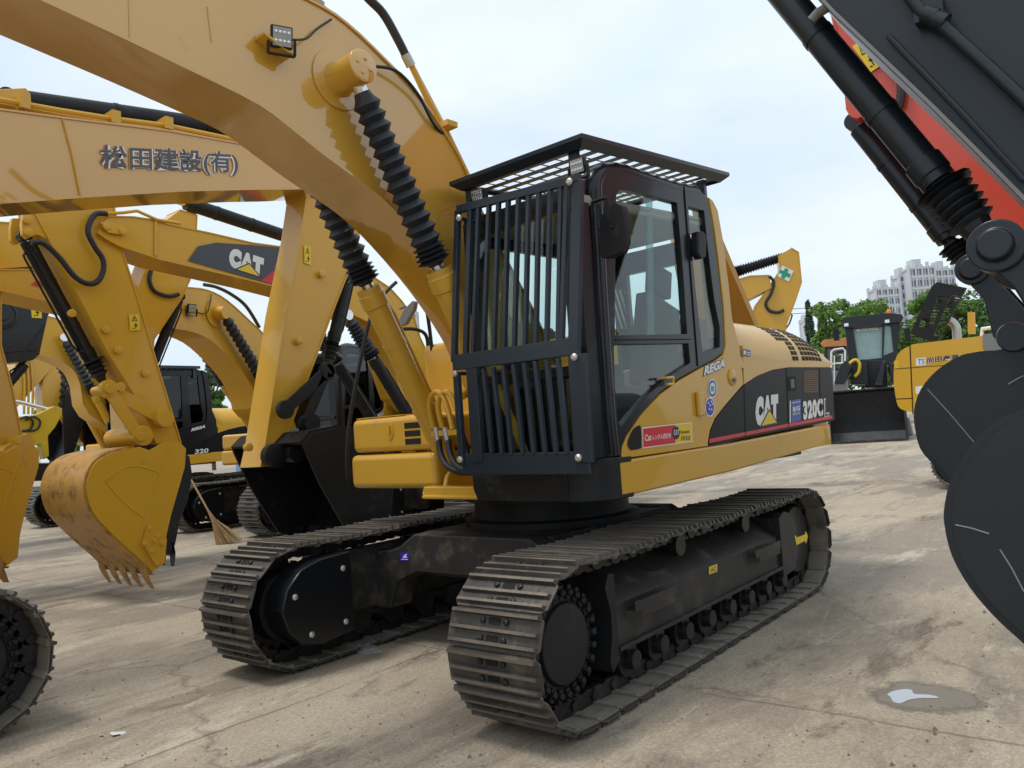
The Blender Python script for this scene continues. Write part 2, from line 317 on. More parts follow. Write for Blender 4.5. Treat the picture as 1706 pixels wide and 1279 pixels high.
    h = mix(.5, noise(26, 8, .8), noise(2.5, 6, .6), 'ADD'); h2 = mix(cm, h, (0, 0, 0, 1)); Lk(h2, bp.inputs['Height']); Lk(bp.outputs[0], p.inputs['Normal'])
    return m
b = B(); n = 60
b.add([(-900, -900, GZ), (900, -900, GZ), (900, 900, GZ), (-900, 900, GZ)], [(0, 1, 2, 3)])
obj('ground', b, ground_mat()); tag(bpy.data.objects['ground'], kind='structure')

# ---------------------------------------------------------------- tracked undercarriage

TR, TZ, TX = .415, .40, 1.80
def track_path(n=49, sag=.015):
    pts = []
    def arc(cx, a0, a1, k=40):
        for i in range(k): a = a0+(a1-a0)*i/k; pts.append((cx+TR*math.cos(a), TZ+TR*math.sin(a)))
    for i in range(60):
        t = i/60; x = -TX+2*TX*t; pts.append((x, TZ+TR-sag*abs(math.sin(3*math.pi*t))))
    arc(TX, math.pi/2, -math.pi/2)
    for i in range(60): pts.append((TX-2*TX*i/60, TZ-TR))
    arc(-TX, -math.pi/2, -3*math.pi/2)
    pts.append(pts[0]); L = [0]
    for i in range(len(pts)-1): L.append(L[-1]+math.dist(pts[i], pts[i+1]))
    P = L[-1]/n; out = []; j = 0
    def at(s):
        s %= L[-1]; k = 0
        while L[k+1] < s: k += 1
        t = (s-L[k])/(L[k+1]-L[k]); return V((pts[k][0]+(pts[k+1][0]-pts[k][0])*t, 0, pts[k][1]+(pts[k+1][1]-pts[k][1])*t))
    for i in range(n):
        a = at(i*P); c = at(i*P+P); t = (c-a).normalized(); out.append((a.lerp(c, .5), t))
    return out, P
PATH, PITCH = track_path()
def shoe_bm(b, hw=.30, Mt=Mx(), detail=True):
    L = PITCH*.965; s = B()
    s.plate([(-L/2, -hw+.03), (-L/2+.03, -hw), (L/2-.03, -hw), (L/2, -hw+.03), (L/2, hw-.03), (L/2-.03, hw), (-L/2+.03, hw), (-L/2, hw-.03)], top, -.002, .006); s.plate([(-L/2+.004, -hw+.03), (L/2-.004, -hw+.03), (L/2-.004, hw-.03), (-L/2+.004, hw-.03)], top, -.008, -.002, m=4); s.box(-L/2-.012, -L/2+.03, -hw+.04, hw-.04, -.022, -.008, 4)
    for k, (x, h) in enumerate(((-L/2+.016, .032), (0, .028), (L/2-.03, .028))):
        s.add([(x-.013, -hw+.012, .006), (x+.013, -hw+.012, .006), (x+.013, hw-.012, .006), (x-.013, hw-.012, .006), (x-.008, -hw+.022, h), (x+.008, -hw+.022, h), (x+.008, hw-.022, h), (x-.008, hw-.022, h)],
              [(0, 1, 5, 4), (2, 3, 7, 6), (1, 2, 6, 5), (3, 0, 4, 7)], 0)
        s.add([(x-.008, -hw+.022, h), (x+.008, -hw+.022, h), (x+.008, hw-.022, h), (x-.008, hw-.022, h)], [(0, 1, 2, 3)], 1)
    if detail:
        for x in (-L/4+.004, L/4-.004):
            s.plate([(x+a[0], a[1]) for a in ((-.014, -.04), (.014, -.04), (.018, -.03), (.018, .03), (.014, .04), (-.014, .04), (-.018, .03), (-.018, -.03))], top, .006, .0085, m=2)
            for y in (-.075, .075): s.lathe((x, y, .006), (0, 0, 1), [(0, .017), (.012, .017), (.016, .010)], 6, 3)
    o = len(b.v); b.v += [tuple(Mt @ V(v)) for v in s.v]; b.f += [[i+o for i in f] for f in s.f]; b.m += s.m
SHOEM = None
def shoe_mx(p, t, y):
    o = t.cross(V((0, 1, 0))); return Mx(((t.x, 0, o.x, p.x), (t.y, 1, o.y, y), (t.z, 0, o.z, p.z), (0, 0, 0, 1)))
_uc = {}
def undercarriage(root, rel=0.0, sep=False, outer_hw=.30, covers=True):
    """tracks, frames, rollers and centre section as parts of root, turned by rel against it"""
    global SHOEM
    def put(name, me, mats=None, parent=None, loc=None, **k):
        key = (name, me) if isinstance(me, str) else None
        o = obj(name, me, mats, parent or root, **k)
        if not parent: o.rotation_euler = (0, 0, rel)
        return o
    smats = [M['shoe'], M['grouser'], M['void'], M['chain'], M['dusty']]
    if SHOEM is None:
        s = B(); shoe_bm(s); SHOEM = mesh('track_shoe', s, smats)
    for sd in (1, -1):
        y = sd*1.19
        if ('chain', sd) not in _uc:
            b = B()
            for p, t in PATH:
                mxx = shoe_mx(p, t, y); o = len(b.v); s = B()
                for dy in (-.085, .085):
                    s.plate([(-.115, -.05), (-.09, -.095), (-.04, -.10), (0, -.085), (.04, -.10), (.09, -.095), (.115, -.05), (.085, -.008), (-.085, -.008)], side, dy-.02, dy+.02)
                s.cyl((-.095, -.12, -.055), (-.095, .12, -.055), .03, n=10)
                b.v += [tuple(mxx @ V(v)) for v in s.v]; b.f += [[i+o for i in f] for f in s.f]; b.m += [0 if sep else 3]*len(s.f)
            if not sep:
                for p, t in PATH: shoe_bm(b, Mt=shoe_mx(p, t, y))
            _uc['chain', sd] = mesh('track', b, [M['chain']] if sep else smats)
        ch = put('track', _uc['chain', sd])
        if sep:
            for p, t in PATH:
                o = obj('track_shoe', SHOEM, None, ch); o.matrix_local = shoe_mx(p, t, y)
            del _uc['chain', sd]
        # side frame: beam with a sloping top, slots, flange, steps
        if ('frame', sd) not in _uc:
            b = B(); yo = 1.365
            pro = [(yo, .27), (yo+.03, .27), (yo+.03, .245), (yo-.12, .245), (yo-.12, .20), (1.05, .20), (1.0, .245), (.98, .60), (1.02, .70), (1.10, .70), (yo-.02, .52), (yo, .50)]
            b.plate(pro, lambda l, z, f: (f, sd*l, z), -1.22, 1.34)
            for f0 in (-.42, .64):
                sl = [(f0+.15*math.cos(a), 1.235+.05*math.sin(a)) for a in [k*math.pi/8 for k in range(16)]]
                b.plate(sl, lambda f, l, q: (f, sd*l, .70-(l-1.10)*(.18/(yo-.02-1.10))+q), .001, .004, m=1)
            for f0 in (.95, -.85):
                b.plate([(f0-.26, yo), (f0-.22, yo+.075), (f0+.2, yo+.075), (f0+.26, yo)], lambda f, l, z: (f, sd*l, z), .40, .44)
                b.plate([(f0-.26, yo+.066), (f0-.22, yo+.078), (f0+.2, yo+.078), (f0+.26, yo+.066)], lambda f, l, z: (f, sd*l, z), .44, .50)
            # idler guard at the rear end
            b.plate([(-1.22, .18), (-1.22, .66), (-1.34, .70), (-1.50, .66), (-1.60, .56), (-1.60, .34), (-1.50, .20)], lambda f, z, l: (f, sd*l, z), 1.02, 1.395)
            # front fork round the sprocket
            b.plate([(1.34, .20), (1.34, .68), (1.40, .69), (1.44, .62), (1.40, .48), (1.40, .36), (1.44, .22), (1.42, .15)], lambda f, z, l: (f, sd*l, z), 1.0, 1.385, m=2)
            _uc['frame', sd] = mesh('track_frame', b, [M['frame'], M['void'], M['matte']])
            b = B(); b.lathe((0, sd*1.03, .185-.03), (0, sd, 0), [(0, .05), (0, .105), (.05, .105), (.06, .085), (.24, .085), (.25, .105), (.30, .105), (.30, .06), (.36, .055)], 16); b.box(-.05, .05, min(sd*1.30, sd*1.36), max(sd*1.30, sd*1.36), .13, .245)
            _uc['roller', sd] = mesh('track_roller', b, M['chain'])
            b = B(); b.lathe((0, sd*1.02, .685), (0, sd, 0), [(0, .03), (0, .07), (.05, .07), (.055, .055), (.24, .055), (.245, .07), (.30, .07), (.30, .03)], 14)
            b.box(-.05, .05, min(sd*.98, sd*1.06), max(sd*.98, sd*1.06), .58, .70)
            _uc['carrier', sd] = mesh('carrier_roller', b, M['chain'])
            b = B(); c = V((TX, sd*1.15, TZ))
            n = 21; out = []
            for k in range(n*4):
                a = 2*math.pi*k/(n*4); out.append((TX+(.325 if k % 4 in (0, 1) else .285)*math.cos(a), TZ+(.325 if k % 4 in (0, 1) else .285)*math.sin(a)))
            b.plate(out, lambda f, z, l: (f, sd*l, z), 1.16, 1.22)
            b.lathe((TX, sd*1.02, TZ), (0, sd, 0), [(0, .25), (.27, .25), (.275, .28), (.30, .28), (.31, .215), (.335, .205), (.345, .10)], 40)
            for k in range(24):
                a = 2*math.pi*k/24; q = V((TX+.262*math.cos(a), sd*1.29, TZ+.262*math.sin(a))); b.lathe(q, (0, sd, 0), [(0, .022), (.066, .022), (.074, .014)], 6); e = V((math.cos(a), 0, math.sin(a))); b.beam(q-e*.035+V((0, sd*.03, 0)), q+e*.04+V((0, sd*.03, 0)), .034, .052, (0, 1, 0))
            _uc['sprocket', sd] = mesh('sprocket', b, M['matte'])
            b = B(); b.lathe((-TX, sd*1.06, TZ), (0, sd, 0), [(0, .05), (0, .28), (.03, .29), (.08, .29), (.09, .26), (.17, .26), (.18, .29), (.23, .29), (.26, .28), (.26, .06)], 36)
            _uc['idler', sd] = mesh('idler', b, M['chain'])
            b = B()   # travel motor guard on the inner side
            d = [(1.42, .16), (1.70, .13), (1.88, .17), (1.98, .27), (2.03, .42), (1.98, .56), (1.86, .67), (1.70, .715), (1.42, .73)]
            b.plate(d, lambda f, z, l: (f, sd*l, z), .80, 1.0)
            _uc['mg', sd] = mesh('motor_guard', b, M['black'])
        put('track_frame', _uc['frame', sd], bevel=.008); rot = Mx.Rotation(rel, 3, 'Z')
        for k in range(8): put('track_roller', _uc['roller', sd]).location = rot @ V((-1.25+k*.345, 0, 0))
        for f0 in (-.72, .38): put('carrier_roller', _uc['carrier', sd]).location = rot @ V((f0, 0, 0))
        put('sprocket', _uc['sprocket', sd], bevel=.004); put('idler', _uc['idler', sd])
        mg = put('motor_guard', _uc['mg', sd], bevel=.012)
        if covers:
            for f, z in ((1.50, .62), (1.92, .50), (1.50, .24), (1.80, .22)): bb = B(); bb.lathe((f, sd*.801, z), (0, -sd, 0), [(0, .022), (.008, .022), (.016, .014), (.018, .005)], 10); obj('bolt', bb, M['bolt'], mg)
    b = B()
    arch = [(-1.03, .22), (-.98, .62), (-.72, .70), (-.55, .80), (.55, .80), (.72, .70), (.98, .62), (1.03, .22), (.86, .22), (.78, .42), (.55, .52), (-.55, .52), (-.78, .42), (-.86, .22)]
    b.plate(arch, front, .78, 1.02); b.plate(arch, front, -1.02, -.78)
    b.plate([(-.85, -.62), (.85, -.62), (.85, .62), (-.85, .62)], top, .46, .795)
    b.plate([(-1.02, -.98), (-.80, -.60), (-.80, .60), (-1.02, .98), (1.02, .98), (.80, .60), (.80, -.60), (1.02, -.98)], top, .60, .66)
    cf = put('centre_frame', mesh('centre_frame', b, M['frame']), bevel=.015)
    b = B(); b.lathe((0, 0, .78), (0, 0, 1), [(0, .70), (.06, .70), (.07, .62), (.20, .62), (.21, .70), (.30, .70)], 48)
    put('swing_bearing', mesh('swing_bearing', b, M['matte']))
    return cf
# ---------------------------------------------------------------- hydraulic rams, booms, sticks, buckets
def ram(root, name, p0, p1, frac, rb, rr, mb, bell=None, eye=None, extras=True, rodmat=None, line=True):
    """cylinder from the barrel eye p0 to the rod eye p1; bell=(t0,t1,r,folds) is a bellows over the rod"""
    p0, p1 = V(p0), V(p1); d = (p1-p0); L = d.length; d.normalize(); q = p0+d*(L*frac); e = eye or rb*.9
    ax = V((0, 1, 0)); b = B()
    b.lathe(p0+d*rb*.6, d, [(0, rb*.7), (.02, rb), (L*frac-rb*2.4, rb), (L*frac-rb*2.3, rb*1.13), (L*frac-rb*1.2, rb*1.13), (L*frac-rb*1.1, rb*1.04), (L*frac-rb*.6, rb*1.04)], 24)
    b.lathe(p0-ax*rb*.62, ax, [(0, e*.6), (0, e), (rb*1.24, e), (rb*1.24, e*.6)], 20)
    if extras:
        sdv = d.cross(ax).normalized()
        for sgn in ((1,) if line else ()):
            b.tube([p0+d*(rb*2.2)+sdv*rb*1.0, p0+d*(rb*2.4)+sdv*rb*1.35, p0+d*(rb*3)+sdv*rb*1.4, p0+d*(L*frac-rb*3)+sdv*rb*1.4, p0+d*(L*frac-rb*1.8)+sdv*rb*1.1], rb*.17, 8)
        for t in (.35, .7):
            b.lathe(p0+d*(L*frac*t), d, [(0, rb), (0, rb*1.06), (.03, rb*1.06), (.03, rb)], 24)
        for k in range(10):
            a = 2*math.pi*k/10; s1 = d.cross(ax).normalized(); s2 = d.cross(s1)
            b.lathe(q-d*rb*.6+(s1*math.cos(a)+s2*math.sin(a))*rb*.85, d, [(0, rb*.13), (rb*.2, rb*.13)], 6)
    o = obj(name, b, mb, root)
    r = B(); r.cyl(q-d*rb, p1, rr, n=20)
    r.lathe(p1-ax*rb*.6, ax, [(0, e*.5), (0, e), (rb*1.2, e), (rb*1.2, e*.5)], 20)
    obj('rod', r, rodmat or M['chrome'], o)
    if bell:
        t0, t1, rad, folds = bell; a = p0+d*(L*t0); ln = L*(t1-t0); pr = [(0, rr*1.15), (.015, rr*1.3)]
        rng = random.Random(int(abs(p0.x*100)))
        cur = .03
        steps = []
        for k in range(folds):
            squeeze = .42 if k < folds*.22 else 1.0
            steps.append(squeeze*(1+rng.uniform(-.08, .08)))
        sm = sum(steps); cur = .02
        for k, st in enumerate(steps):
            w = st/sm*(ln-.06); j = rng.uniform(.96, 1.04); grow = 1.08-.25*k/folds
            pr += [(cur, rad*.70*grow*j), (cur+w*.5, rad*grow*j)]; cur += w
        pr += [(cur, rad*.6), (ln-.03, rr*1.35), (ln, rr*1.15)]
        bb = B(); bb.lathe(a, d, pr, 12); obj('bellows', bb, M['bellows'], o, ang=25)
    return o
def arm_box(root, name, lower, upper, hw, m, cap0=True, lip=.012, fl=.016):
    """box section: side plates inset, top and bottom flanges with a lip; lower/upper run the same way"""
    b = B(); b.plate(lower + upper[::-1], side, -hw+lip, hw-lip)
    b.ribbon(lower, side, -hw, hw, -fl); b.ribbon(upper, side, -hw, hw, fl)
    return obj(name, b, m, root, ang=28)
def boss(root, c, l0, l1, r, m, name='pin_boss', bolts=0):
    b = B(); s = 1 if l1 > l0 else -1
    b.lathe((c[0], l0, c[1]), (0, s, 0), [(0, r*.9), (abs(l1-l0)*.96, r*.9), (abs(l1-l0)*.96, r), (abs(l1-l0), r*.92)], 24)
    for k in range(bolts):
        a = 2*math.pi*k/bolts+.3; b.lathe((c[0]+r*.45*math.cos(a), l1-.002*s, c[1]+r*.45*math.sin(a)), (0, s, 0), [(0, r*.15), (r*.12, r*.15), (r*.14, r*.08)], 8)
    return obj(name, b, m, root)
def bucket(root, back, mouth, hw, mside, mshell, teeth=5, tdir=None, rib=None, tm=None, name='bucket'):
    """back: hinge over the heel to the lip; mouth: lip back up to the hinge (side view)"""
    b = B(); b.ribbon(back, side, -hw+.02, hw-.02, .03)
    o = obj(name, b, mshell, root, ang=30)
    for s in (1, -1):
        p = B(); p.plate(back+mouth, side, s*(hw-.028), s*hw)
        if rib:
            for ln in rib:
                p.tube([(a, s*(hw+.001), c) for a, c in ln], .007, 6)
        obj('side_plate', p, mside, o, bevel=.004)
    lip = V((back[-1][0], 0, back[-1][1])); pv = V((back[-3][0], 0, back[-3][1])); d = V((tdir[0], 0, tdir[1])).normalized() if tdir else (lip-pv).normalized(); nrm = V((-d.z, 0, d.x))
    for k in range(teeth):
        y = -hw+.06+(2*hw-.12)*k/(teeth-1); t = B(); c = lip+V((0, y, 0))
        prof = [(-.14, -.065, .085), (0, -.065, .08), (.08, -.048, .07), (.19, -.014, .048)]
        vs = []
        for x, h, wd in prof:
            for i, j in ((-1, -1), (1, -1), (1, 1), (-1, 1)): vs.append(c+d*x+nrm*(h*j if j < 0 else -h*.9)+V((0, wd*i, 0)))
        fs = [(4*q+i, 4*q+(i+1) % 4, 4*q+4+(i+1) % 4, 4*q+4+i) for q in range(3) for i in range(4)]+[(3, 2, 1, 0), (12, 13, 14, 15)]
        t.add(vs, fs); t.lathe(c+d*.02-V((0, .062, 0)), (0, 1, 0), [(0, .014), (.124, .014)], 8, m=0)
        obj('tooth', t, tm or mshell, o, bevel=.006)
    return o
def hose(root, pts, r, m='hose', k=6, name='hose'):
    b = B(); b.tube(pts, r, 8, k=k); return obj(name, b, M[m], root)
def warn(root, c, ex, ey, w, s=1):
    """yellow warning sticker: triangle sign above a small figure"""
    b = B(); P = lambda u, v: (c[0]+ex[0]*u+ey[0]*v, c[1]+ex[1]*u+ey[1]*v)
    poly(b, [P(0, 0), P(1, 0), P(1, 1), P(0, 1)], side, w, 0)
    w2 = w+.0015*s
    for a in ([(.2, .58), (.8, .58), (.74, .62), (.26, .62)], [(.2, .58), (.28, .58), (.52, .9), (.5, .94)], [(.8, .58), (.72, .58), (.48, .9), (.5, .94)], [(.46, .66), (.54, .66), (.54, .8), (.46, .8)],
              [(.5, .12), (.62, .12), (.66, .4), (.54, .4)], [(.4, .3), (.8, .26), (.8, .32), (.4, .36)], [(.2, .12), (.42, .10), (.42, .15), (.2, .17)]):
        poly(b, [P(*q) for q in a], side, w2, 1)
    poly(b, [P(.6+.05*math.cos(t*.785), .45+.035*math.sin(t*.785)) for t in range(8)], side, w2, 1)
    return obj('warning_sticker', b, [M['decalyellow'], M['blackink']], root)
def cat_mark(b, bl, br, tl, w, tri=True, s=1):
    """three white block letters with a yellow triangle cut into the middle one"""
    quad_text(b, 'CAT', bl, br, tl, side, w, .11, 0)
    if tri:
        e = (br[0]-bl[0], br[1]-bl[1]); u = (tl[0]-bl[0], tl[1]-bl[1]); P = lambda x, y: (bl[0]+e[0]*x+u[0]*y, bl[1]+e[1]*x+u[1]*y)
        poly(b, [P(.16, -.05), P(1.0, -.05), P(.58, .53)], side, w+.0012*s, 2); poly(b, [P(.25, .0), P(.91, .0), P(.58, .455)], side, w+.0024*s, 1)

# ---------------------------------------------------------------- upper structure
HU = Fr(0, 0, -3.0)
LS = 1.36
def S(*ps): return HU.Ls(ps, LS)
def S1(p): return HU.L(p, LS)
CABOUT = [(1034, 762), (1026, 700), (1016, 560), (1008, 420), (1003, 330), (1003, 305), (1008, 288), (1018, 279), (1045, 281), (1080, 294), (1132, 311), (1168, 318), (1178, 329), (1186, 370), (1194, 430), (1203, 510), (1206, 575), (1203, 588), (1190, 598), (1165, 611), (1130, 631), (1100, 653), (1068, 688), (1044, 724), (1036, 742)]
H1 = [(1027, 326), (1032, 317), (1050, 318), (1085, 326), (1128, 338), (1137, 440), (1145, 556), (1025, 558), (1025, 450)]
H2 = [(1023, 574), (1147, 572), (1150, 604), (1110, 630), (1075, 662), (1050, 692), (1036, 710), (1029, 700), (1025, 640)]
H3 = [(1147, 344), (1173, 351), (1180, 420), (1190, 500), (1199, 545), (1199, 578), (1171, 588), (1160, 490), (1151, 400)]
YEL = [(1036, 764), (1037, 745), (1045, 727), (1069, 691), (1101, 656), (1131, 634), (1166, 614), (1191, 601), (1205, 591), (1209, 575), (1206, 510), (1197, 430), (1189, 370), (1181, 328), (1188, 334), (1196, 350), (1205, 400), (1215, 480), (1220, 530), (1232, 575), (1239, 640), (1225, 656), (1207, 677), (1191, 698), (1183, 717), (1180, 736), (1180, 743)]
BLK = [(1181, 742), (1182, 720), (1191, 699), (1207, 678), (1225, 657), (1240, 641), (1262, 626), (1288, 616), (1315, 612), (1386, 612), (1391, 700)]
def cab(root, m_frame, m_glass=None, guard=False, seat=True, detail=True):
    g = m_glass or M['glass']; fr0 = 1.22; frr = -.62; li = .40
    oc = S(*CABOUT); b = B()
    b.plate(oc, side, LS-.05, LS, [S(*H1), S(*H2), S(*H3)])
    ro = [(1.36, 3.0), (1.30, 3.06), (1.20, 3.10), (.55, 3.11), (.45, 3.06)]
    zt = max(p[1] for p in oc)
    # right wall frame, rear wall frame, floor, roof shell
    zf = 1.33; rz = 2.93
    b.plate([(fr0, zf), (fr0-.05, rz), (frr, rz+.06), (frr, zf)], side, li, li+.04, [[(fr0-.12, 1.95), (fr0-.16, rz-.14), (frr+.10, rz-.10), (frr+.10, 1.95)]])
    b.plate([(li, zf), (li, rz), (LS-.06, rz), (LS-.06, zf)], front, frr-.02, frr+.03, [[(li+.1, 2.05), (li+.1, rz-.18), (LS-.16, rz-.18), (LS-.16, 2.05)]])
    b.plate([(li, zf), (li, rz), (li+.07, rz-.02), (li+.07, zf)], front, fr0-.06, fr0)
    b.plate([(LS-.16, zf), (LS-.16, rz-.05), (LS-.03, rz-.05), (LS-.03, zf)], front, fr0-.16, fr0-.03)
    b.plate([(li, rz-.10), (li, rz+.03), (LS-.06, rz+.03), (LS-.06, rz-.10)], front, fr0-.08, fr0-.01)
    b.plate([(li, zf+.5), (li, zf+.56), (LS-.06, zf+.56), (LS-.06, zf+.5)], front, fr0-.05, fr0)
    b.box(frr, fr0-.02, li, LS-.05, zf-.03, zf)
    c = obj('cab', b, m_frame, root, bevel=.012)
    # rounded corner column in front of the door
    b = B(); col = S((1032, 755), (1026, 700), (1016, 560), (1008, 420), (1003, 335), (1002, 308), (1006, 292), (1018, 283), (1045, 282), (1080, 294), (1132, 311), (1168, 318))
    b.tube([(f+.012, LS-.062, z-.01) for f, z in sm2(col, 4)], .065, 16); q = S1((1003, 300))
    b.tube([(q[0]-.01, LS-.08, q[1]-.03), (q[0]+.03, LS-.2, q[1]-.04), (q[0]+.045, LS-.4, q[1]-.05), (q[0]+.045, li+.1, q[1]-.06)], .06, 14, k=3)
    lo = S((1032, 755), (1026, 700), (1016, 560), (1008, 420), (1003, 335)); b.tube([(f+.085, LS-.135, z) for f, z in lo], .045, 12); b.tube([(f+.06, LS-.02, z) for f, z in lo], .012, 8)
    obj('corner_post', b, m_frame, c)
    b = B()
    b.plate([(fr0-.02, li+.03), (fr0-.02, LS-.12), (fr0-.10, LS-.03), (frr-.02, LS-.03), (frr-.02, li+.03)], lambda f, l, q: (f, l, 2.85+(fr0-f)*.06+q), 0, .08)
    obj('roof_panel', b, M['beige'] if guard else m_frame, c, bevel=.03)
    # glazing
    for H in (H1, H2, H3):
        b = B(); b.plate(S(*H), side, LS-.03, LS-.025); obj('window', b, g, c)
    b = B(); b.plate([(li+.07, zf+.57), (li+.07, rz-.11), (LS-.16, rz-.11), (LS-.16, zf+.57)], front, fr0-.035, fr0-.03); obj('windscreen', b, g, c)
    b = B(); b.plate([(li+.07, zf+.02), (li+.07, zf+.49), (LS-.16, zf+.49), (LS-.16, zf+.02)], front, fr0-.035, fr0-.03); obj('windscreen', b, g, c)
    b = B(); b.plate([(fr0-.12, 1.95), (fr0-.16, rz-.14), (frr+.10, rz-.10), (frr+.10, 1.95)], side, li+.015, li+.02); obj('window', b, g, c)
    b = B(); b.plate([(li+.1, 2.05), (li+.1, rz-.18), (LS-.16, rz-.18), (LS-.16, 2.05)], front, frr, frr+.005); obj('window', b, g, c)
    if seat:
        b = B(); b.box(-.25, .30, .65, 1.12, 1.62, 1.78); b.beam((-.22, .885, 1.75), (-.42, .885, 2.45), .46, .13, (0, 1, 0)); b.beam((-.42, .885, 2.5), (-.47, .885, 2.72), .26, .09, (0, 1, 0))
        for y in (.58, 1.18): b.box(-.2, .32, y-.06, y+.06, 1.60, 1.98); b.cyl((.26, y, 1.95), (.30, y, 2.15), .018); b.lathe((.30, y, 2.13), (0, 0, 1), [(0, .02), (.03, .03), (.08, .03), (.1, .015)], 10)
        b.box(-.3, .2, .6, 1.16, 1.33, 1.6)
        for y in (.78, .98): b.cyl((.75, y, 1.34), (.68, y, 1.85), .014); b.box(.62, .78, y-.05, y+.05, 1.40, 1.43)
        b.box(.7, .95, .44, .56, 1.8, 2.02)
        obj('seat', b, M['seat'], c, bevel=.025)
        b = B(); b.box(frr+.04, frr+.2, .5, 1.25, 1.33, 1.95); b.box(-.55, .1, li+.05, li+.16, 1.33, 1.75); obj('lining', b, M['beige'], c, bevel=.02)
    return c
def hood_fn(u, a):
    """engine hood surface: u 0 front .. 1 rear, a 0 side foot .. 1 far side top"""
    f = -.78-1.98*u; rear = max(0.0, (u-.70)/.30); k = (1-rear**2.2*.78)
    zb = 1.885+.05*u; hgt = (.46-.07*u)*k
    if a < .6:
        t = a/.6*math.pi/2; l = LS-.50*(1-math.cos(t)**1.0); z = zb+hgt*math.sin(t)**.9
    else:
        l = LS-.50-(a-.6)/.4*2.1; z = zb+hgt
    return V((f, l, z))
def hood(root, m, vents=True):
    b = B(); nu, na = 28, 22
    vs = [hood_fn(i/nu, j/na) for i in range(nu+1) for j in range(na+1)]
    fs = [(i*(na+1)+j, i*(na+1)+j+1, (i+1)*(na+1)+j+1, (i+1)*(na+1)+j) for i in range(nu) for j in range(na)]
    o = len(vs); vs += [V((-.78, l, 1.7)) for l in (LS, LS-2.6)]; fs.append(tuple(list(range(na+1))+[o+1, o]))
    b.add(vs, fs); b.plate(S((1237, 575), (1240, 640), (1262, 625.5), (1288, 615.5), (1315, 611.5), (1384, 611.5), (1384, 604), (1300, 600), (1250, 590)), side, LS-.06, LS-.001)
    b.box(-2.70, -2.66, -1.25, 1.30, 1.9, 2.05); h = obj('engine_hood', b, m, root)
    if vents:
        b = B()
        def cell(u0, u1, a0, a1):
            q = [hood_fn(u, a) for u, a in ((u0, a0), (u1, a0), (u1, a1), (u0, a1))]; c = sum(q, V())/4; n = (q[1]-q[0]).cross(q[3]-q[0]).normalized()
            if n.y < 0: n = -n
            b.add([p+n*.003 for p in q], [(0, 1, 2, 3)])
        for grp in (0, 1):
          b = B()
          for i in range(9):
            a0 = .035+.043*i
            for j in range(6 if grp else 0):
                u0 = .62+.040*j; cell(u0, u0+.031, a0, a0+.032)
            for j in range(0 if grp else 4 if i > 3 else 2):
                u0 = .44+.036*j+(.072 if i <= 3 else 0); cell(u0, u0+.028, a0, a0+.032)
          obj('vent_grille', b, M['void'], h)
    return h
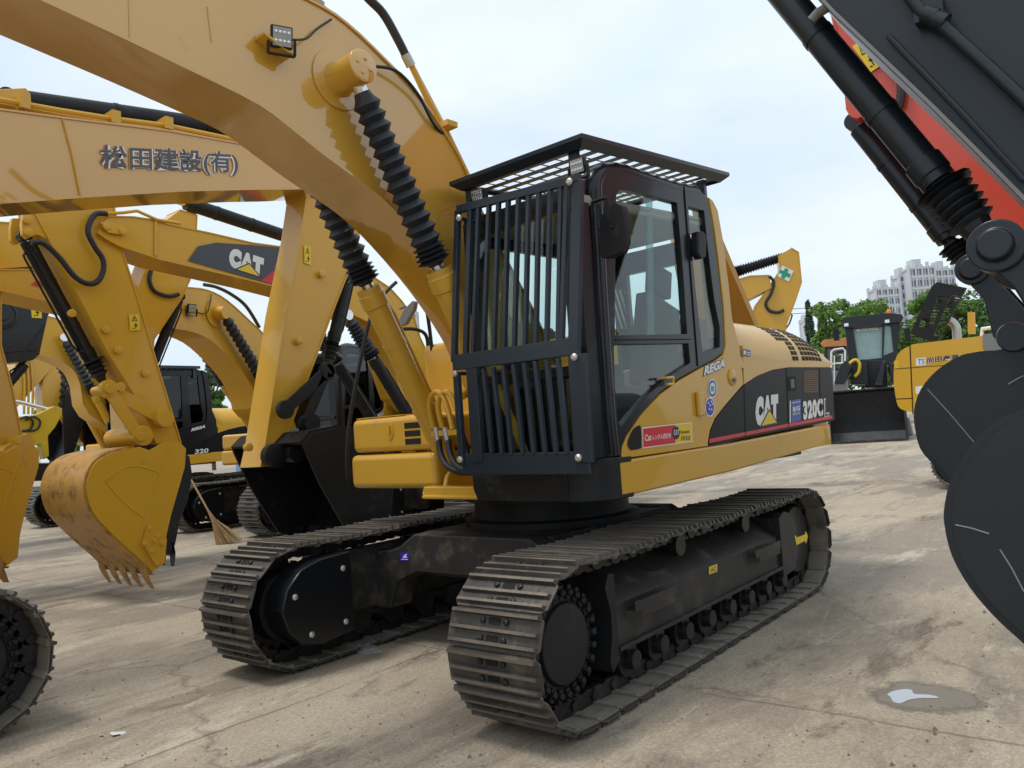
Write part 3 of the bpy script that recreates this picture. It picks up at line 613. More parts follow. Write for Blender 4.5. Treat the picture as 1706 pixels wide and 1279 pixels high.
def house(root, m_body, m_cab, m_low=None, m_side=None, detail=False):
    """deck, side panels, hood, counterweight, boxes and cab in house coordinates"""
    mb = m_body
    b = B(); b.box(-2.2, -.05, -1.25, 1.2, 1.12, 1.28); b.box(-.05, .5, -.55, .55, 1.03, 1.2); b.box(-.05, 1.0, .42, 1.2, 1.09, 1.30); obj('deck', b, M['matte'], root, bevel=.01)
    # lower skirt along the side
    sk = S((1037, 770), (1170, 749), (1300, 725), (1392, 708), (1392, 738), (1300, 765), (1160, 800), (1039, 832)); z0, z1 = 1.08, 1.30
    b = B(); b.plate([(1.0, z0), (1.0, z1), (-.5, z1+.02), (-2.2, z1+.07), (-2.2, z0+.105), (-.5, z0+.03)], side, LS-.14, LS+.004); obj('side_skirt', b, mb, root, bevel=.035, seg=3)
    b = B(); b.plate(S(*YEL), side, LS-.08, LS); obj('side_panel', b, mb, root, bevel=.006)
    b = B(); f0 = S1((1181, 328)); b.plate([S1((1181, 330)), S1((1188, 334)), S1((1196, 350)), S1((1205, 400)), S1((1215, 480)), S1((1222, 560)), S1((1209, 560)), S1((1203, 480)), S1((1194, 400))], side, LS-.16, LS-.085); obj('cab_rear_panel', b, mb, root, bevel=.01)
    b = B(); bl = S(*BLK); bl = [(max(f, -2.74), z) for f, z in bl]
    b.plate(bl, side, LS-.06, LS+.001); sp = obj('engine_side_panel', b, m_side or M['panel'], root, bevel=.006)
    hood(root, mb)
    # counterweight with rounded ends
    b = B(); n = 14; oc = []
    for k in range(n+1):
        t = math.pi*(k/n-.5); c_, s_ = math.cos(t), math.sin(t)
        oc.append((-2.25-.50*abs(c_)**.35, 1.36*(1 if s_ > 0 else -1)*abs(s_)**.3))
    b.plate([(-2.15, -1.36)]+oc+[(-2.15, 1.36)], top, 1.185, 1.37); b.plate([(-2.2, -1.32)]+[(f+.02, l*.985) for f, l in oc]+[(-2.2, 1.32)], top, 1.37, 1.95)
    obj('counterweight', b, mb, root, bevel=.05, seg=3)
    # right hand boxes
    b = B(); b.box(.0, .93, -1.34, -.33, 1.42, 1.70); b.box(.0, .95, -1.36, -.32, 1.13, 1.405); bx = obj('storage_box', b, mb, root, bevel=.05, seg=3)
    b = B(); b.box(-.62, .10, -1.34, -.42, 1.28, 2.36); tk = obj('fuel_tank', b, mb, root, bevel=.07, seg=3)
    if detail:
        b = B()
        for k in range(3):
            z = 1.47+.062*k; b.plate([(-.66, z), (-.48, z), (-.48, z+.045), (-.66, z+.045)], front, .925, .933)
        obj('vent', b, M['void'], bx)
        b = B(); b.plate(circ((-.84, 1.585), .045, .07, 16), front, .925, .936); b.box(.92, .95, -.855, -.825, 1.57, 1.63); obj('latch', b, mb, bx)
        b = B(); b.box(.3, .9, -1.30, -.7, 1.702, 1.71); obj('tread_plate', b, M['yellow2'], bx)
        b = B(); b.box(-.04, .12, -.92, -.80, 2.06, 2.14); b.lathe((.10, -.68, 2.2), (1, 0, 0), [(0, .03), (.012, .03)], 12); obj('latch', b, mb, tk, bevel=.01)
    cab(root, m_cab, M['glass'] if detail else M['smoke'], guard=detail)
    b = B()
    b.plate([(1.02, 1.07), (1.02, 1.34), (1.20, 1.34), (1.23, 1.25), (1.23, 1.16), (1.19, 1.07)], side, .34, LS-.22); b.plate([(.85, 1.07), (.85, 1.325), (1.0, 1.325), (1.0, 1.07)], side, LS-.3, LS+.003)
    n = 8; arc = [(1.0+.225*math.cos(math.pi/2*k/n), LS-.222+.225*math.sin(math.pi/2*k/n)) for k in range(n+1)]
    b.plate([(1.0, LS-.30)]+arc, top, 1.07, 1.325); obj('front_skirt', b, m_low or M['matte'], root, bevel=.012)
    return sp
# ================================================================ the excavator in the middle
UC = Fr(0, 0, 0); rel = R(3)
main = thing('excavator', 'excavator with barred cab guard, slotted roof guard and raised tan boom', 'excavator', (0, 0, 0), R(-3))
cf = undercarriage(main, rel, sep=True)
def ucput(name, b, mats, par=None, **k):
    o = obj(name, b, mats, par or main, **k)
    if not par: o.rotation_euler = (0, 0, rel)
    return o
tf = [o for o in main.children if o.name.startswith('track_frame')][0]
b = B(); aw = UC.Ls([(1325, 899), (1327, 908), (1341, 901), (1343, 906), (1346, 893), (1342, 884), (1341, 890), (1328, 895), (1324, 891)], 1.398); poly(b, aw, side, 1.3985)
ucput('arrow_sticker', b, M['decalyellow'], tf)
b = B(); poly(b, UC.Ls([(1181, 944), (1195, 939), (1195, 952), (1181, 957)], 1.367), side, 1.3675, 0)
quad_text(b, 'AC', UC.L((1184, 954), 1.367), UC.L((1193, 950), 1.367), UC.L((1184, 946), 1.367), side, 1.369, 0, 1); ucput('sticker', b, [M['decalyellow'], M['ink']], tf)
b = B()
for q in ([(1022, 1037), (1028, 1034), (1028, 1066), (1022, 1069)], [(1306, 912), (1311, 910), (1311, 921), (1306, 923)]):
    pp = UC.Ls(q, 1.367); poly(b, pp, side, 1.3675, 0)
quad_text(b, '8', UC.L((1022.5, 1064), 1.367), UC.L((1027.5, 1061), 1.367), UC.L((1022.5, 1042), 1.367), side, 1.369, .02, 1)
quad_text(b, '8', UC.L((1306.5, 921), 1.367), UC.L((1310.5, 919.5), 1.367), UC.L((1306.5, 913), 1.367), side, 1.369, .02, 1); ucput('number_sticker', b, [M['white'], M['blackink']], tf)
b = B(); q = [UC.F(p, 1.022) for p in ((667, 920), (682, 920), (682, 934), (667, 934))]; poly(b, q, front, 1.0225, 0)
q = [UC.F(p, 1.022) for p in ((671, 929), (679, 929), (677, 925), (679, 922), (674, 924))]; poly(b, q, front, 1.024, 1)
q = [UC.F(p, 1.022) for p in ((669, 931), (680, 931), (680, 932.2), (669, 932.2))]; poly(b, q, front, 1.024, 1); ucput('blue_sticker', b, [M['indigo'], M['white']], cf)

sp = house(main, M['yellow'], M['black'], detail=True)
kids = {c.name.split('.')[0]: c for c in main.children}
hd = kids['engine_hood']; pan = kids['side_panel']; cabo = kids['cab']
W = LS+.0035
def P4(*ps): return S(*ps)
# lettering and stripes on the engine panel
b = B(); poly(b, S((1181, 731), (1239, 720), (1310, 706), (1386, 692), (1386, 697), (1310, 711.5), (1239, 726), (1181, 738)), side, W); obj('red_stripe', b, M['red'], sp)
b = B(); cat_mark(b, S1((1258, 711)), S1((1296, 703)), S1((1258, 661)), W); obj('lettering', b, [M['white'], M['decalyellow'], M['blackink']], sp)
b = B(); quad_text(b, '320C', S1((1338, 700)), S1((1371, 693)), S1((1337, 668)), side, W, .06, 0)
quad_text(b, 'L', S1((1373, 695)), S1((1381, 693)), S1((1372, 664)), side, W, .035, 0); quad_text(b, 'L', S1((1374, 693.5)), S1((1380, 692.2)), S1((1373.2, 666)), side, W+.001, .0, 1); obj('model_number', b, [M['white'], M['black']], sp)
b = B(); poly(b, S((1318, 667), (1333, 664), (1334, 700), (1318, 704)), side, W, 0); poly(b, S((1315, 668), (1317, 667), (1317, 704), (1315, 704.5)), side, W, 1)
quad_text(b, 'B/G', S1((1320, 686)), S1((1332, 683.5)), S1((1320, 678)), side, W+.0015, .03, 1); quad_text(b, 'RENTAL', S1((1320, 692)), S1((1332, 689.5)), S1((1320, 688)), side, W+.0015, .01, 1)
for k in range(5): poly(b, S((1319.5+k*2.8, 670-.5*k), (1321-.1+k*2.8, 669.8-.5*k), (1321+k*2.8, 671.6-.5*k), (1319.5+k*2.8, 672-.5*k)), side, W+.0015, 1)
obj('rental_sticker', b, [M['blue'], M['white']], sp)
b = B()
for x0, y0, x1, y1 in ((1239, 642, 1241, 728), (1309, 612.5, 1313, 712), (1364, 613, 1367, 695)):
    poly(b, S((x0, y0), (x0+1, y0), (x1+1, y1), (x1, y1)), side, W+.0005)
poly(b, S((1312, 628), (1325, 626), (1326, 650), (1313, 652)), side, W, 0); obj('panel_seam', b, M['void'], sp)
b = B(); poly(b, S((1316, 632), (1322, 631), (1323, 646), (1317, 647)), side, W+.002); obj('latch', b, M['black'], sp, bevel=0)
b = B()
for k in range(12): y = 618+k*3.1; poly(b, S((1338, y), (1362, y-.6), (1363, y+.9), (1338, y+1.5)), side, W+.001, 0)
obj('louvre', b, M['brown'], sp)
b = B(); poly(b, S((1236, 581), (1250, 583), (1250, 594), (1236, 593)), side, W, 0); poly(b, S((1238, 584), (1242, 584.5), (1242, 590), (1238, 590)), side, W+.001, 1); poly(b, S((1244, 586), (1249, 587), (1249, 588.5), (1244, 588)), side, W+.001, 1); poly(b, S((1244, 590), (1249, 591), (1249, 592), (1244, 591.5)), side, W+.001, 1)
obj('sticker', b, [M['logo'], M['white']], hd)
# side panel: rental sticker, round stickers, lettering, hinge, grab opening
b = B(); poly(b, S((1069, 712), (1152, 703), (1153, 736), (1070, 747)), side, W, 1); poly(b, S((1070.5, 714), (1124, 707.5), (1124.5, 738), (1071, 745)), side, W+.001, 0); poly(b, S((1124, 707.5), (1151, 704.5), (1152, 734.5), (1124.5, 738)), side, W+.001, 2)
quad_text(b, 'Cat', S1((1073, 735)), S1((1084, 733.5)), S1((1073, 724)), side, W+.002, .02, 1); quad_text(b, 'レンタル西日本', S1((1086, 733)), S1((1117, 729.5)), S1((1086, 724)), side, W+.002, .015, 1)
poly(b, [HU.L((1125+6.5*math.cos(k*math.pi/12), 721+11*math.sin(k*math.pi/12)), LS) for k in range(24)], side, W+.002, 3)
quad_text(b, 'CAT', S1((1121, 725)), S1((1130, 724)), S1((1121, 716)), side, W+.003, .03, 1); quad_text(b, 'Rental', S1((1133, 722.5)), S1((1147, 721)), S1((1133, 717)), side, W+.003, .01, 3)
for k in range(6): x = 1134+k*2.6; poly(b, S((x, 726), (x+1.2, 725.9), (x+1.2, 733), (x, 733.3)), side, W+.002, 3)
obj('rental_sticker', b, [M['red'], M['white'], M['decalyellow'], M['blackink']], pan)
b = B()
for cx, cy, ry in ((1186, 647, 16), (1182, 678, 16.5)):
    for k, (s_, mi, h) in enumerate(((1, 0, 0), (.86, 1, .001), (.62, 0 if cy < 660 else 3, .002))):
        poly(b, [HU.L((cx+8*s_*math.cos(a*math.pi/12), cy+ry*s_*math.sin(a*math.pi/12)), LS) for a in range(24)], side, W+h, mi)
for dx in (-2.2, 0, 2.2): poly(b, S((1186+dx-.8, 652), (1186+dx+.8, 652), (1186+dx+.8, 643), (1186+dx-.8, 643)), side, W+.003, 2)
for dx, dy in ((-3, -6), (2, -8), (0, -2), (4, -4), (-1.5, 4), (2.5, 5)): poly(b, [HU.L((1182+dx+1.2*math.cos(a), 677+dy+2*math.sin(a)), LS) for a in (0, 1.26, 2.5, 3.77, 5.0)], side, W+.003, 0)
obj('round_sticker', b, [M['white'], M['blue'], M['green'], M['indigo']], pan)
def rega(par, Wd, s0=(1172, 626), s1=(1207, 611), s2=(1174, 610), fn=S1):
    b = B(); a, c, d = fn(s0), fn(s1), fn(s2); quad_text(b, 'REGA', a, c, d, side, Wd, .09, 1, pad=.10); quad_text(b, 'REGA', a, c, d, side, Wd+.0012, .05, 0); return obj('lettering', b, [M['white'], M['ink']], par)
rega(pan, W)
b = B(); b.plate(S((1157, 653), (1168, 651), (1170, 692), (1160, 694)), side, LS, LS+.03); obj('hinge', b, M['yellow'], pan, bevel=.012); b = B(); b.lathe((*[S1((1219, 628))[0]], LS-.02, S1((1219, 628))[1]), (0, 1, 0), [(0, .07), (.028, .065), (.034, .05)], 20); obj('lock_cover', b, M['yellow'], pan)
b = B(); poly(b, S((1219, 629), (1221, 629), (1221, 632), (1224, 632), (1224, 635), (1221, 635), (1221, 638), (1219, 638), (1219, 635), (1216, 635), (1216, 632), (1219, 632)), side, LS+.016); obj('keyhole', b, M['blackink'], pan)
b = B(); poly(b, sm2(S((1046, 745), (1045, 735), (1053, 716), (1063, 709), (1067, 712), (1068, 740), (1066, 747), (1050, 750)), 3), side, W); obj('grab_opening', b, M['void'], pan)
b = B(); b.tube([(*[S1((1102, 630))[0]], LS-.01, S1((1102, 630))[1]), (S1((1102, 630))[0], LS+.04, S1((1102, 630))[1]), (S1((1113, 629))[0], LS+.04, S1((1113, 629))[1]), (S1((1113, 640))[0], LS+.04, S1((1113, 640))[1]), (S1((1103, 641))[0], LS+.04, S1((1103, 641))[1])], .009); obj('door_handle', b, M['bright'], cabo)
b = B(); hb = S((1150, 388), (1160, 388), (1166, 395), (1165, 430), (1156, 434), (1151, 425)); b.plate(hb, side, LS, LS+.06); obj('door_handle', b, M['matte'], cabo, bevel=.015)
b = B()
for a, c_ in (((1139, 311), (1162, 610)), ((1024, 566), (1150, 565))):
    f0, z0 = S1(a); f1, z1 = S1(c_); b.beam((f0, LS+.001, z0), (f1, LS+.001, z1), .006, .012, (0, 1, 0))
obj('door_seam', b, M['void'], cabo)
b = B(); q = [S1(p) for p in ((1085, 326), (1094, 330), (1098, 556), (1087, 556))]; b.plate(q, side, LS-.045, LS-.033); obj('window_bar', b, glass('sliding_pane_edge', (.45, .62, .56), .05), cabo)
b = B()
for k in range(4):
    f0 = -.38-.07*k; b.beam((f0, .47, 2.62), (f0-.13, .47, 2.30), .02, .004, (0, 1, 0))
obj('rear_slots', b, M['white'], cabo)
# cab front guard: upper and lower barred frames
FG = 1.42
def G(*ps): return [HU.F(p, FG) for p in ps]
def bar3(b, p, q, w, d=.035): a = HU.F(p, FG); c = HU.F(q, FG); b.beam((FG, a[0], a[1]), (FG, c[0], c[1]), w, d, (1, 0, 0))
b = B()
bar3(b, (763, 350), (757, 603), .035); bar3(b, (763, 349), (967, 297), .05); bar3(b, (756, 599), (950, 571), .055); bar3(b, (784, 345), (776, 596), .035, .03); bar3(b, (963, 300), (957, 580), .07); bar3(b, (945, 304), (936, 570), .03, .03)
for xt, xb in zip((798, 815, 831, 847, 864, 881, 898, 917, 935), (788, 806, 823, 840, 857, 875, 893, 911, 930)): bar3(b, (xt, 341-(xt-798)*.25), (xb, 596-(xb-788)*.145), .025, .03)
g1 = obj('front_guard', b, M['guard'], main, bevel=.004)
for p in ((769, 364), (953, 304), (961, 595), (968, 762), (771, 765), (762, 622)):
    a = HU.F(p, FG); b = B(); b.lathe((FG+.018, a[0], a[1]), (1, 0, 0), [(0, .022), (.012, .022), (.022, .012)], 10); obj('bolt', b, M['bolt'], g1)
    b = B(); b.cyl((FG, a[0], a[1]), (1.19, min(max(a[0], .42), 1.28), a[1]), .012, n=8); obj('stand_off', b, M['guard'], g1)
b = B()
bar3(b, (757, 611), (965, 583), .05); bar3(b, (761, 620), (771, 775), .045); bar3(b, (787, 612), (797, 770), .09, .03); bar3(b, (962, 590), (974, 770), .12, .03)
for k, (xt, xb) in enumerate(zip((806, 822, 839, 856, 874, 892, 911, 930), (820, 837, 853, 872, 890, 909, 927, 945))): bar3(b, (xt, 614-k*2.6), (xb, 757), .025, .03)
b.plate(G((772, 756), (980, 752), (984, 790), (770, 790)), front, FG-.012, FG+.004)
obj('front_guard', b, M['guard'], main, bevel=.004)
# roof guard: rimmed tray with rows of slots
zr, zs = 3.25, .075; fl_, rl, fr_ = HU.Z((967, 222), zr), HU.Z((1200, 298), zr+.115), HU.Z((748, 303), zr)
F1, F0, L1, L0 = (fl_[0]+fr_[0])/2, rl[0], fl_[1]+.01, fr_[1]
holes = []
nx, ny = 12, 8
for i in range(nx):
    for j in range(ny):
        f = F1-.13-(F1-F0-.26)*(i+.5)/nx; l = L0+.09+(L1-L0-.18)*(j+.5)/ny; hf, hl = .041, .057
        holes.append([(f-hf, l-hl), (f+hf, l-hl), (f+hf, l+hl), (f-hf, l+hl)])
b = B(); b.plate([(F0+.04, L0+.04), (F1-.04, L0+.04), (F1-.04, L1-.04), (F0+.04, L1-.04)], lambda f, l, q: (f, l, zr+zs*(F1-f)-.05+q), 0, .006, holes)
for (a, c) in (((F0, L0), (F1, L0)), ((F1, L0), (F1, L1)), ((F1, L1), (F0, L1)), ((F0, L1), (F0, L0))):
    ca = (.5*(F0+F1), .5*(L0+L1)); sh = lambda p, t: (p[0]+(ca[0]-p[0])*t/abs(ca[0]-p[0]+1e-9)*(1), p[1]+(ca[1]-p[1])*t/abs(ca[1]-p[1]+1e-9))
    a0, c0, a1, c1 = a, c, (a[0]+math.copysign(.055, ca[0]-a[0]), a[1]+math.copysign(.055, ca[1]-a[1])), (c[0]+math.copysign(.055, ca[0]-c[0]), c[1]+math.copysign(.055, ca[1]-c[1]))
    Zq = lambda p, d: (*p, zr+zs*(F1-p[0])+d)
    b.add([Zq(a0, 0), Zq(c0, 0), Zq(c1, -.055), Zq(a1, -.055), Zq(a0, -.026), Zq(c0, -.026), Zq(c1, -.07), Zq(a1, -.07)], [(0, 1, 2, 3), (4, 5, 6, 7), (0, 1, 5, 4), (3, 2, 6, 7), (0, 3, 7, 4), (1, 2, 6, 5)])
for f, l in ((F1-.1, L1-.14), (F1-.1, L0+.1), (F0+.2, L1-.14), (F0+.2, L0+.1)): b.box(f-.02, f+.02, l-.03, l+.03, 2.85, zr+zs*(F1-f)-.05)
rg = obj('roof_guard', b, M['guard'], main)
# work lights under the roof guard
def worklight(par, c, fwd, w=.1, h=.09, name='work_light'):
    fwd = V(fwd).normalized(); b = B(); c = V(c); a = fwd.cross(V((0, 0, 1))).normalized(); u = a.cross(fwd)
    def slab(t0, t1, k, m):
        vs = [c+fwd*t+a*(w/2*i*k)+u*(h/2*j*k) for t in (t0, t1) for i, j in ((-1, -1), (1, -1), (1, 1), (-1, 1))]
        b.add(vs, [(0, 3, 2, 1), (4, 5, 6, 7), (0, 1, 5, 4), (1, 2, 6, 5), (2, 3, 7, 6), (3, 0, 4, 7)], m)
    slab(-.06, -.02, .75, 0); slab(-.02, .012, 1, 0); b.beam(c-a*w*.62, c-a*w*.62-u*h*.8, .012, .03, fwd, 0); b.beam(c+a*w*.62, c+a*w*.62-u*h*.8, .012, .03, fwd, 0); b.beam(c-a*w*.62-u*h*.8, c+a*w*.62-u*h*.8, .03, .012, u, 0)
    o = obj(name, b, M['matte'], par, bevel=.004); b = B(); slab(.010, .016, .86, 0)
    for i in range(4):
        for j in range(2):
            p = c+fwd*.016+a*(w*(-.3+.2*i))+u*(h*(-.2+.4*j)); b.lathe(p, fwd, [(0, .007), (.003, .009), (.004, .003)], 8, 1)
    obj('lens', b, [M['lamp'], M['chrome']], o); return o
q = HU.F((797, 327), 1.30); worklight(main, (1.30, q[0], q[1]), (1, .05, -.1)); q = HU.F((963, 277), 1.30); worklight(main, (1.30, q[0], q[1]), (1, .05, -.1))
# mirror on the corner post
fm = 1.16; mr = [HU.F(p, fm) for p in ((1003, 375), (1006, 362), (1016, 345), (1032, 338), (1041, 343), (1046, 362), (1047, 405), (1041, 421), (1022, 429), (1008, 431), (1003, 425))]
b = B(); b.plate(mr, front, fm-.03, fm+.03); mo = obj('mirror', b, M['matte'], main, bevel=.02, seg=3)
b = B(); T = lambda p, f=1.16: (f, *HU.F(p, f))
b.tube([T((986, 337)), T((1000, 332)), T((1012, 329)), T((1011, 342)), T((1005, 375)), T((1005, 380))], .011, 8); b.tube([T((998, 341)), T((1001, 358)), T((1002, 380))], .01, 8); b.tube([T((1000, 381)), T((1024, 379), 1.18)], .016, 8); obj('mirror_arm', b, M['matte'], mo)
# handrail and right-hand mirror beyond the boom
b = B(); b.tube([(HU.L(p, -1.37)[0], -1.37, HU.L(p, -1.37)[1]) for p in ((660, 470), (640, 490), (619, 523), (598, 612), (584, 690), (579, 740), (579, 788), (588, 806), (612, 812))], .017, 8, k=4)
b.tube([(HU.L(p, -1.30)[0], -1.30, HU.L(p, -1.30)[1]) for p in ((668, 548), (690, 548), (706, 554), (712, 566), (713, 585))], .017, 8, k=4); b.tube([(HU.L(p, -1.2)[0], -1.2, HU.L(p, -1.2)[1]) for p in ((711, 515), (716, 550), (720, 585))], .017, 8)
obj('handrail', b, M['matte'], main)
fm = .55; mr = [HU.F(p, fm) for p in ((664, 540), (676, 515), (690, 501), (694, 503), (692, 515), (678, 540), (671, 543))]
b = B(); b.plate(mr, front, fm-.02, fm+.02); b.tube([(fm, *HU.F((666, 514), fm)), (fm, *HU.F((676, 510), fm))], .012); obj('mirror', b, M['grey'], main, bevel=.01)
# boom
HB = .22
def boomtr(*ps): return HU.Ls(ps, HB)
lowm = [(.12, 1.60), (.42, 1.60), (.70, 1.95), (.86, 2.25), (1.16, 2.6)] + boomtr((690, 382), (640, 331), (600, 300), (540, 256), (490, 216), (430, 171), (320, 116), (210, 63), (77, 1), (-80, -72), (-250, -150)) + [(5.6, 3.42)]
upm = [(.02, 1.90), (.35, 2.45), (.8, 3.05)] + boomtr((775, 288), (750, 240), (700, 165), (640, 101), (575, 40), (512, 1)) + [(3.0, 4.24), (3.6, 4.30), (4.4, 4.22), (5.2, 3.95), (5.6, 3.65)]
bm_ = arm_box(main, 'boom', sm2(lowm, 3), sm2(upm, 3), HB+.012, M['boomyellow'], lip=.014)
pc = HU.L((597, 114), HB+.2)
b = B(); b.plate(circ(pc, .19, .19, 32), side, HB-.003, HB+.012); b.lathe((pc[0], HB, pc[1]), (0, 1, 0), [(0, .115), (.05, .10), (.16, .095), (.165, .1), (.25, .1), (.255, .092)], 32)
for k in range(4): a = k*1.571+.3; b.lathe((pc[0]+.048*math.cos(a), HB+.253, pc[1]+.048*math.sin(a)), (0, 1, 0), [(0, .013), (.008, .013), (.01, .008)], 6)
obj('cylinder_pin', b, M['boomyellow'], bm_, bevel=.004)
b = B(); b.lathe((pc[0], -HB, pc[1]), (0, -1, 0), [(0, .12), (.16, .10), (.25, .1)], 24); obj('cylinder_pin', b, M['boomyellow'], bm_)
foot = (.72, 1.24)
pr = HU.L((543, 318), -(HB+.13))
for s in (1, -1):
    y = s*(HB+.145); pe = (pc[0]-.02*0, y, pc[1]); L_ = math.dist(foot, pc)
    ram(main, 'boom_cylinder', (foot[0], y, foot[1]), pe, .545, .085, .045, M['yellow'], bell=(.555, .955, .108, 17))
b = B()
for y in (-.47, -.26, .26, .47): b.plate([(.58, 1.08), (.95, 1.08), (.90, 1.22), (.78, 1.34), (.66, 1.34), (.56, 1.22)], side, y-.02, y+.02)
b.box(.5, 1.12, -.30, .40, 1.07, 1.10); b.box(1.0, 1.10, -.30, .36, 1.07, 1.16); b.box(.1, .5, -.30, -.24, 1.1, 1.95); b.box(.1, .5, .24, .30, 1.1, 1.95)
obj('boom_bracket', b, M['yellow'], main, bevel=.012)
for p, q in (((214, -10), (216, 62)), ((345, 10), (352, 70))):
    b = B(); b.tube([(*[HU.L(p, HB)[0]], HB+.001, HU.L(p, HB)[1]), (HU.L(q, HB)[0], HB+.001, HU.L(q, HB)[1])], .0025, 6); obj('weld_seam', b, M['boomyellow'], bm_)
# lamp on the boom with its lead, pipes and hoses along the top
lc = HU.L((466, 64), HB+.08)
wl = worklight(bm_, (lc[0], HB+.10, lc[1]), (.35, 1, -.25), .12, .12)
b = B(); a = HU.L((452, 82), HB+.02); b.plate([(a[0]-.09, a[1]-.04), (a[0]+.09, a[1]+.03), (a[0]+.09, a[1]+.045), (a[0]-.09, a[1]-.025)], side, HB, HB+.10); obj('bracket', b, M['yellow'], wl)
def hb(p, l): q = HU.L(p, l); return (q[0], l, q[1])
hose(bm_, [hb((484, 66), HB+.07), hb((510, 64), HB+.05), hb((528, 48), HB+.03), hb((552, 32), HB+.02)], .007, name='lamp_lead')
b = B(); b.tube([hb((684, 106), .10), hb((712, 165), .10), hb((745, 222), .10), hb((778, 290), .10), hb((800, 345), .1)], .022, 10); b.box(*[hb((738, 212), .1)[0]-.05, hb((738, 212), .1)[0]+.05], .0, .2, *[hb((738, 212), .1)[2]-.02, hb((738, 212), .1)[2]+.02])
b.tube([hb((684, 106), -.10), hb((745, 222), -.10), hb((800, 345), -.1)], .022, 10); obj('hydraulic_pipe', b, M['yellow'], bm_)
hose(bm_, [hb((560, -80), .12), hb((606, -12), .11), hb((638, 22), .10), hb((662, 64), .10), hb((676, 92), .10)], .030)
b = B(); b.tube([hb((675, 90), .10), hb((685, 110), .10)], .034, 8); obj('hose_fitting', b, M['steel'], bm_)
hose(bm_, [hb((621, 110), HB+.03), hb((660, 118), HB+.06), hb((695, 155), HB+.04), hb((722, 205), HB+.02), hb((742, 228), HB-.02)], .011)
b = B()
for k, p in enumerate(((516, 2), (538, 8), (548, 22))): b.tube([hb(p, .12-.06*k), hb((p[0]-26, p[1]-24), .12-.06*k)], .02, 8)
obj('hose_fitting', b, M['steel'], bm_)
# stick and bucket in front of the boom end (beyond the frame's edge)
st = arm_box(main, 'stick', [(5.45, 3.95), (5.20, 3.2), (4.72, 1.35)], [(5.85, 3.95), (5.75, 3.2), (5.0, 1.30)], .18, M['yellow'])
bucket(main, [(5.05, 1.45), (5.35, 1.30), (5.5, 1.0), (5.42, .6), (5.1, .25), (4.85, .10)], [(4.72, .5), (4.68, 1.3), (4.82, 1.45)], .55, M['yellow'], M['shell'])
# hoses at the boom foot
b = B()
ft = lambda p, f: (f, *HU.F(p, f))
for dx in (0, 15): b.tube([ft((722+dx, 712), 1.0), ft((715+dx, 680), 1.02), ft((718+dx, 660), 1.02), ft((729+dx, 653), 1.02), ft((740+dx, 664), 1.02), ft((750+dx, 695), 1.02), ft((754+dx, 715), 1.02)], .020, 8, k=4)
b.box(.98, 1.03, -.25, .02, 1.52, 1.56); b.tube([ft((770, 660), .9), ft((785, 650), .8), ft((800, 660), .8)], .03); obj('hydraulic_pipe', b, M['yellow'], main)
b = B()
for p, q in (((727, 712), (731, 735)), ((742, 712), (747, 735)), ((765, 700), (768, 720))): b.tube([ft(p, 1.02), ft(q, 1.02)], .026, 8)
obj('hose_fitting', b, M['steel'], main)
for x in (731, 747): hose(main, [ft((x, 733), 1.02), ft((x+3, 755), 1.05), ft((x+14, 776), 1.08), ft((x+34, 786), 1.08), ft((x+50, 786), 1.0)], .024)
hose(main, [ft((768, 718), .98), ft((775, 740), .98), ft((782, 770), .98)], .022)
# ================================================================ neighbouring excavators
def side_view(fr, l): return lambda *ps: fr.Ls(ps, l)
def p3(fr, p, l): q = fr.L(p, l); return (q[0], l, q[1])
# ---- opposite machine: tan boom with lettering, black bucket
e2f = Fr(5.4, -2.95, 180); e2 = thing('excavator', 'excavator with dark lettering on its tan boom and a black bucket', 'excavator', (5.4, -2.95, 0), R(180))
undercarriage(e2, 0); house(e2, M['yellow'], M['black'])
T2 = side_view(e2f, -.26)
low = [(.3, 1.6), (.9, 2.05), (1.6, 2.85)] + T2((0, 336), (135, 326), (300, 316), (430, 313), (481, 313), (524, 312), (552, 300))
up = [(.05, 1.9), (.7, 2.9), (1.4, 3.75), (1.95, 4.12)] + T2((0, 183), (105, 197), (278, 218), (424, 244), (500, 265), (552, 282))
bo = arm_box(e2, 'boom', low, up, .26, M['boomyellow'])
b = B()
quad_text(b, '松田建設(有)', e2f.L((167, 286), -.26), e2f.L((397, 293), -.26), e2f.L((166, 240), -.26), side, -.2625, .055, 0); quad_text(b, '松田建設(有)', e2f.L((167, 286), -.26), e2f.L((397, 293), -.26), e2f.L((166, 240), -.26), side, -.2640, .020, 1)
obj('lettering', b, [M['white'], M['ink']], bo)
b = B(); b.tube([p3(e2f, (105, 198), -.262), p3(e2f, (121, 260), -.262), p3(e2f, (134, 326), -.262)], .006, 6); obj('weld_seam', b, M['yellow'], bo)
b = B()
for dy, l in ((0, -.2), (8, -.12)): b.tube([p3(e2f, p, l) for p in ((-60, 158+dy), (0, 166+dy), (100, 184+dy), (190, 198+dy), (278, 209+dy), (350, 224+dy), (425, 240+dy))], .024, 8)
for x, y in ((38, 170), (278, 206), (190, 196)): q = p3(e2f, (x, y), -.2); b.box(q[0]-.035, q[0]+.035, -.25, -.05, q[2]-.06, q[2]+.05)
obj('hydraulic_pipe', b, M['yellow'], bo)
b = B(); b.plate(e2f.Ls([(-40, 182), (-40, 150), (0, 149), (42, 147), (50, 158), (52, 180)], -.1), side, -.12, .12); obj('bracket', b, M['yellow'], bo, bevel=.01)
ram(e2, 'stick_cylinder', p3(e2f, (10, 164), 0), p3(e2f, (535, 236), 0), .78, .085, .045, M['matte'], line=False)
TS2 = side_view(e2f, -.17)
sl = TS2((520, 240), (503, 290), (512, 330), (503, 394), (478, 519), (459, 644), (444, 742), (436, 778)); su = TS2((560, 230), (600, 300), (600, 380), (584, 441), (553, 520), (519, 612), (487, 700), (462, 775))
